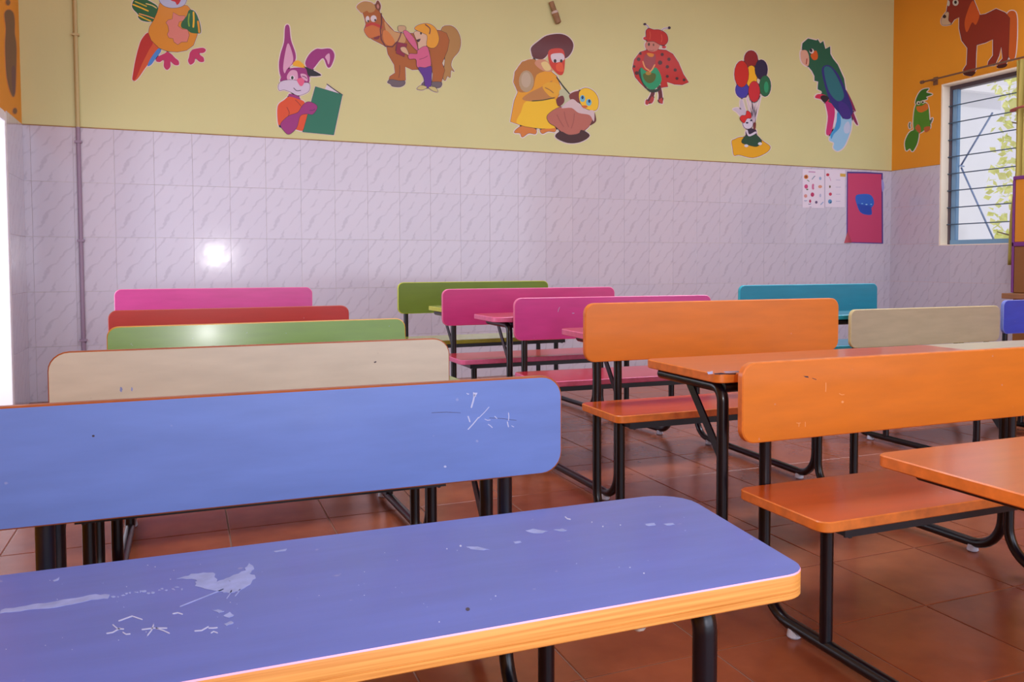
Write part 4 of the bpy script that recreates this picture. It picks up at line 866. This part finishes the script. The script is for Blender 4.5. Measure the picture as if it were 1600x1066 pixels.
for x, y, r in ((319, 409, 8), (262, 421, 5), (305, 428, 4), (1025, 499, 5), (1083, 523, 6), (802, 483, 4), (908, 461, 3), (1100, 470, 3), (230, 726, 5), (48, 582, 4), (165, 650, 4), (180, 664, 4), (445, 632, 4), (465, 618, 5), (985, 322, 5), (912, 328, 6), (1255, 345, 4), (866, 310, 5), (1250, 290, 3), (1150, 245, 4), (980, 498, 4)): P.append((0 if r < 5 else 1, A7, s6, ell(x, y, r*.6, r*.5, 7)))
for s in ([(672, 266), (684, 268), (678, 278)], [(755, 288), (764, 296), (776, 298)]): P.append((1, A7, s6, stroke(s, 5)))
P.append((2, A7, s6, ell(349, 673, 9, 7, 8)))
for i in range(70):
    x, y = rr_.uniform(0, 1750), rr_.uniform(420, 960)
    lo = 915-0.16*x
    if y < 540-0.125*x+20 or y > lo+10*0: continue
    P.append((rr_.choice((0, 1)), A6, s6, ell(x, y, rr_.uniform(1.2, 3), rr_.uniform(.8, 2), 6)))
desk_o = [c for c in b_blue.children if c.name.startswith('desktop')][0]
marks('paint_chips', desk_o, Vector((0, 0, 0.4465)), Vector((0, 0, 1)), P)['label'] = 'pale scratches worn into the blue desk'
q = at(1004, 976, 2, 0.4165) - b_blue.location          # pale dome nut under the front edge of the desk
bm = bmesh.new(); tube(bm, [(q.x, q.y+0.004, 0.4115), (q.x, q.y+0.004, 0.4135), (q.x, q.y+0.004, 0.417), (q.x, q.y+0.004, 0.4206)], [0.002, 0.006, 0.008, 0.008], 10)
obj('dome_nut', bm, m_screw, desk_o, True)['label'] = 'small pale dome nut'
back_o = [c for c in b_blue.children if c.name.startswith('backrest')][0]
A2, s2 = (500, 420), 3.5525; A1, s1 = (0, 560), 5.329
P = []
for q in ([(850, 685), (872, 690), (865, 712), (850, 708)],): P.append((1, A2, s2, rough_blob(q, 3, 9, 3)))
for s, ww in (([(858, 700), (850, 735), (840, 770)], 9), ([(830, 650), (832, 660), (828, 668)], 4), ([(870, 648), (875, 652), (872, 658)], 4), ([(938, 768), (915, 795), (880, 830)], 4), ([(880, 825), (850, 862), (822, 892)], 6), ([(822, 820), (828, 838), (832, 850)], 7), ([(934, 864), (946, 872), (956, 882)], 5), ([(1046, 800), (1048, 820), (1046, 842)], 5),
              ([(1040, 850), (1042, 862), (1046, 878)], 6), ([(815, 692), (822, 697), (826, 695)], 5), ([(915, 835), (930, 842), (945, 840)], 4), ([(970, 820), (978, 828), (982, 832)], 5), ([(1064, 872), (1070, 876), (1076, 878)], 4), ([(968, 640), (972, 650), (975, 656)], 5)): P.append((1, A2, s2, stroke(s, ww)))
for s, ww in (([(795, 425), (800, 480), (808, 525)], 20), ([(1000, 385), (1000, 460), (990, 550)], 18), ([(1085, 380), (1095, 384), (1105, 382)], 7), ([(665, 404), (680, 406), (692, 402)], 9)): P.append((0, A1, s1, rough_blob(stroke(s, ww), 2, int(ww), 3)))
P.append((2, A1, s1, ell(777, 647, 12, 9, 8)))
for s, ww in (([(620, 800), (700, 796), (780, 800)], 2), ([(940, 828), (1010, 832), (1090, 842)], 2)): P.append((2, A2, s2, stroke(s, ww)))
P.append((1, (540, 720), 4, ell(622, 37, 9, 7, 8)))
P.append((1, (0, 740), 5.923, rough_blob([(905, 390), (935, 368), (945, 375), (925, 400)], 3, 4, 2)))
marks('paint_chips', back_o, Vector((-0.307, 1.328, 0)), Vector((math.sin(-0.007)*1.0, -1, 0)), P)['label'] = 'pale scratches worn into the blue backrest'
def kid(root, nm): return [c for c in root.children if c.name.split('.')[0] == nm][0]
byl = {o['label'][:20]: o for o in bpy.data.objects if o.name.startswith('school_bench')}
bc = byl['cream bench with bro']; A, s = (500, 420), 3.5525
marks('paint_chips', kid(bc, 'backrest'), Vector((-0.278, 2.101, 0)), Vector((math.sin(-0.013), -1, 0)), [
 (2, A, s, stroke([(425, 400), (422, 430), (415, 465)], 3)), (2, A, s, stroke([(385, 402), (388, 420), (392, 430)], 3)), (2, A, s, stroke([(272, 402), (273, 410), (272, 418)], 4)), (2, A, s, stroke([(449, 396), (449, 402), (450, 408)], 4)), (2, A, s, rough_blob([(298, 518), (312, 513), (314, 519), (302, 524)], 1, 3, 2)),
 (0, A1, s1, rough_blob(ell(1008, 260, 12, 22, 7), 3, 2, 2)), (0, A1, s1, rough_blob(ell(1098, 258, 8, 18, 7), 3, 2, 2))])['label'] = 'dark scratches along the top of the cream backrest'
bo = byl['near orange bench at']; A, s = (1150, 420), 2.664
marks('paint_chips', kid(bo, 'backrest'), Vector((1.023, 1.434, 0)), Vector((math.sin(-0.003), -1, 0)), [
 (2, A, s, rough_blob([(280, 446), (300, 448), (304, 455), (288, 452)], 1, 3, 2)), (2, A, s, stroke([(318, 456), (326, 459), (334, 462)], 2.5)), (3, A, s, stroke([(374, 475), (374, 495), (373, 512)], 3)), (3, A, s, rough_blob(ell(443, 555, 6, 5, 7), 1, 3, 2)), (3, A, s, stroke([(430, 520), (440, 525), (450, 524)], 3)),
 (3, A, s, stroke([(252, 642), (260, 643), (268, 642)], 2.5)), (3, A, s, stroke([(262, 643), (262, 650), (261, 658)], 2.5)), (3, A, s, stroke([(288, 638), (288, 648), (288, 658)], 2.5))])['label'] = 'small scratches on the near orange backrest'
bp = byl['magenta pink bench w']; A, s = (700, 480), 6.667
marks('paint_chips', kid(bp, 'backrest'), Vector((1.151, 3.096, 0)), Vector((math.sin(-0.042), -1, 0)), [
 (1, A, s, stroke([(1162, 0), (1152, 25), (1145, 50)], 4)), (1, A, s, rough_blob([(1290, 62), (1315, 60), (1318, 66), (1296, 68)], 1, 3, 2))])
# chipped near edge of the far orange desk
bt = byl['taller orange bench ']; 
bpy.context.view_layer.update(); A, s = (800, 420), 2.665
marks('paint_chips', kid(bt, 'desktop'), Vector((1.011, 2.155-0.66, 0)), Vector((-0.011, -1, 0)), [
 (1, A, s, rough_blob([(812, 430), (836, 427), (838, 438), (815, 440)], 2, 3, 2)), (2, A, s, rough_blob([(838, 436), (870, 434), (905, 436), (935, 434), (930, 440), (880, 441), (845, 441)], 1.5, 3, 2)), (1, A, s, rough_blob([(880, 428), (945, 426), (945, 432), (890, 434)], 1, 3, 2))], lim=1)['label'] = 'chipped corner showing pale and dark wood'
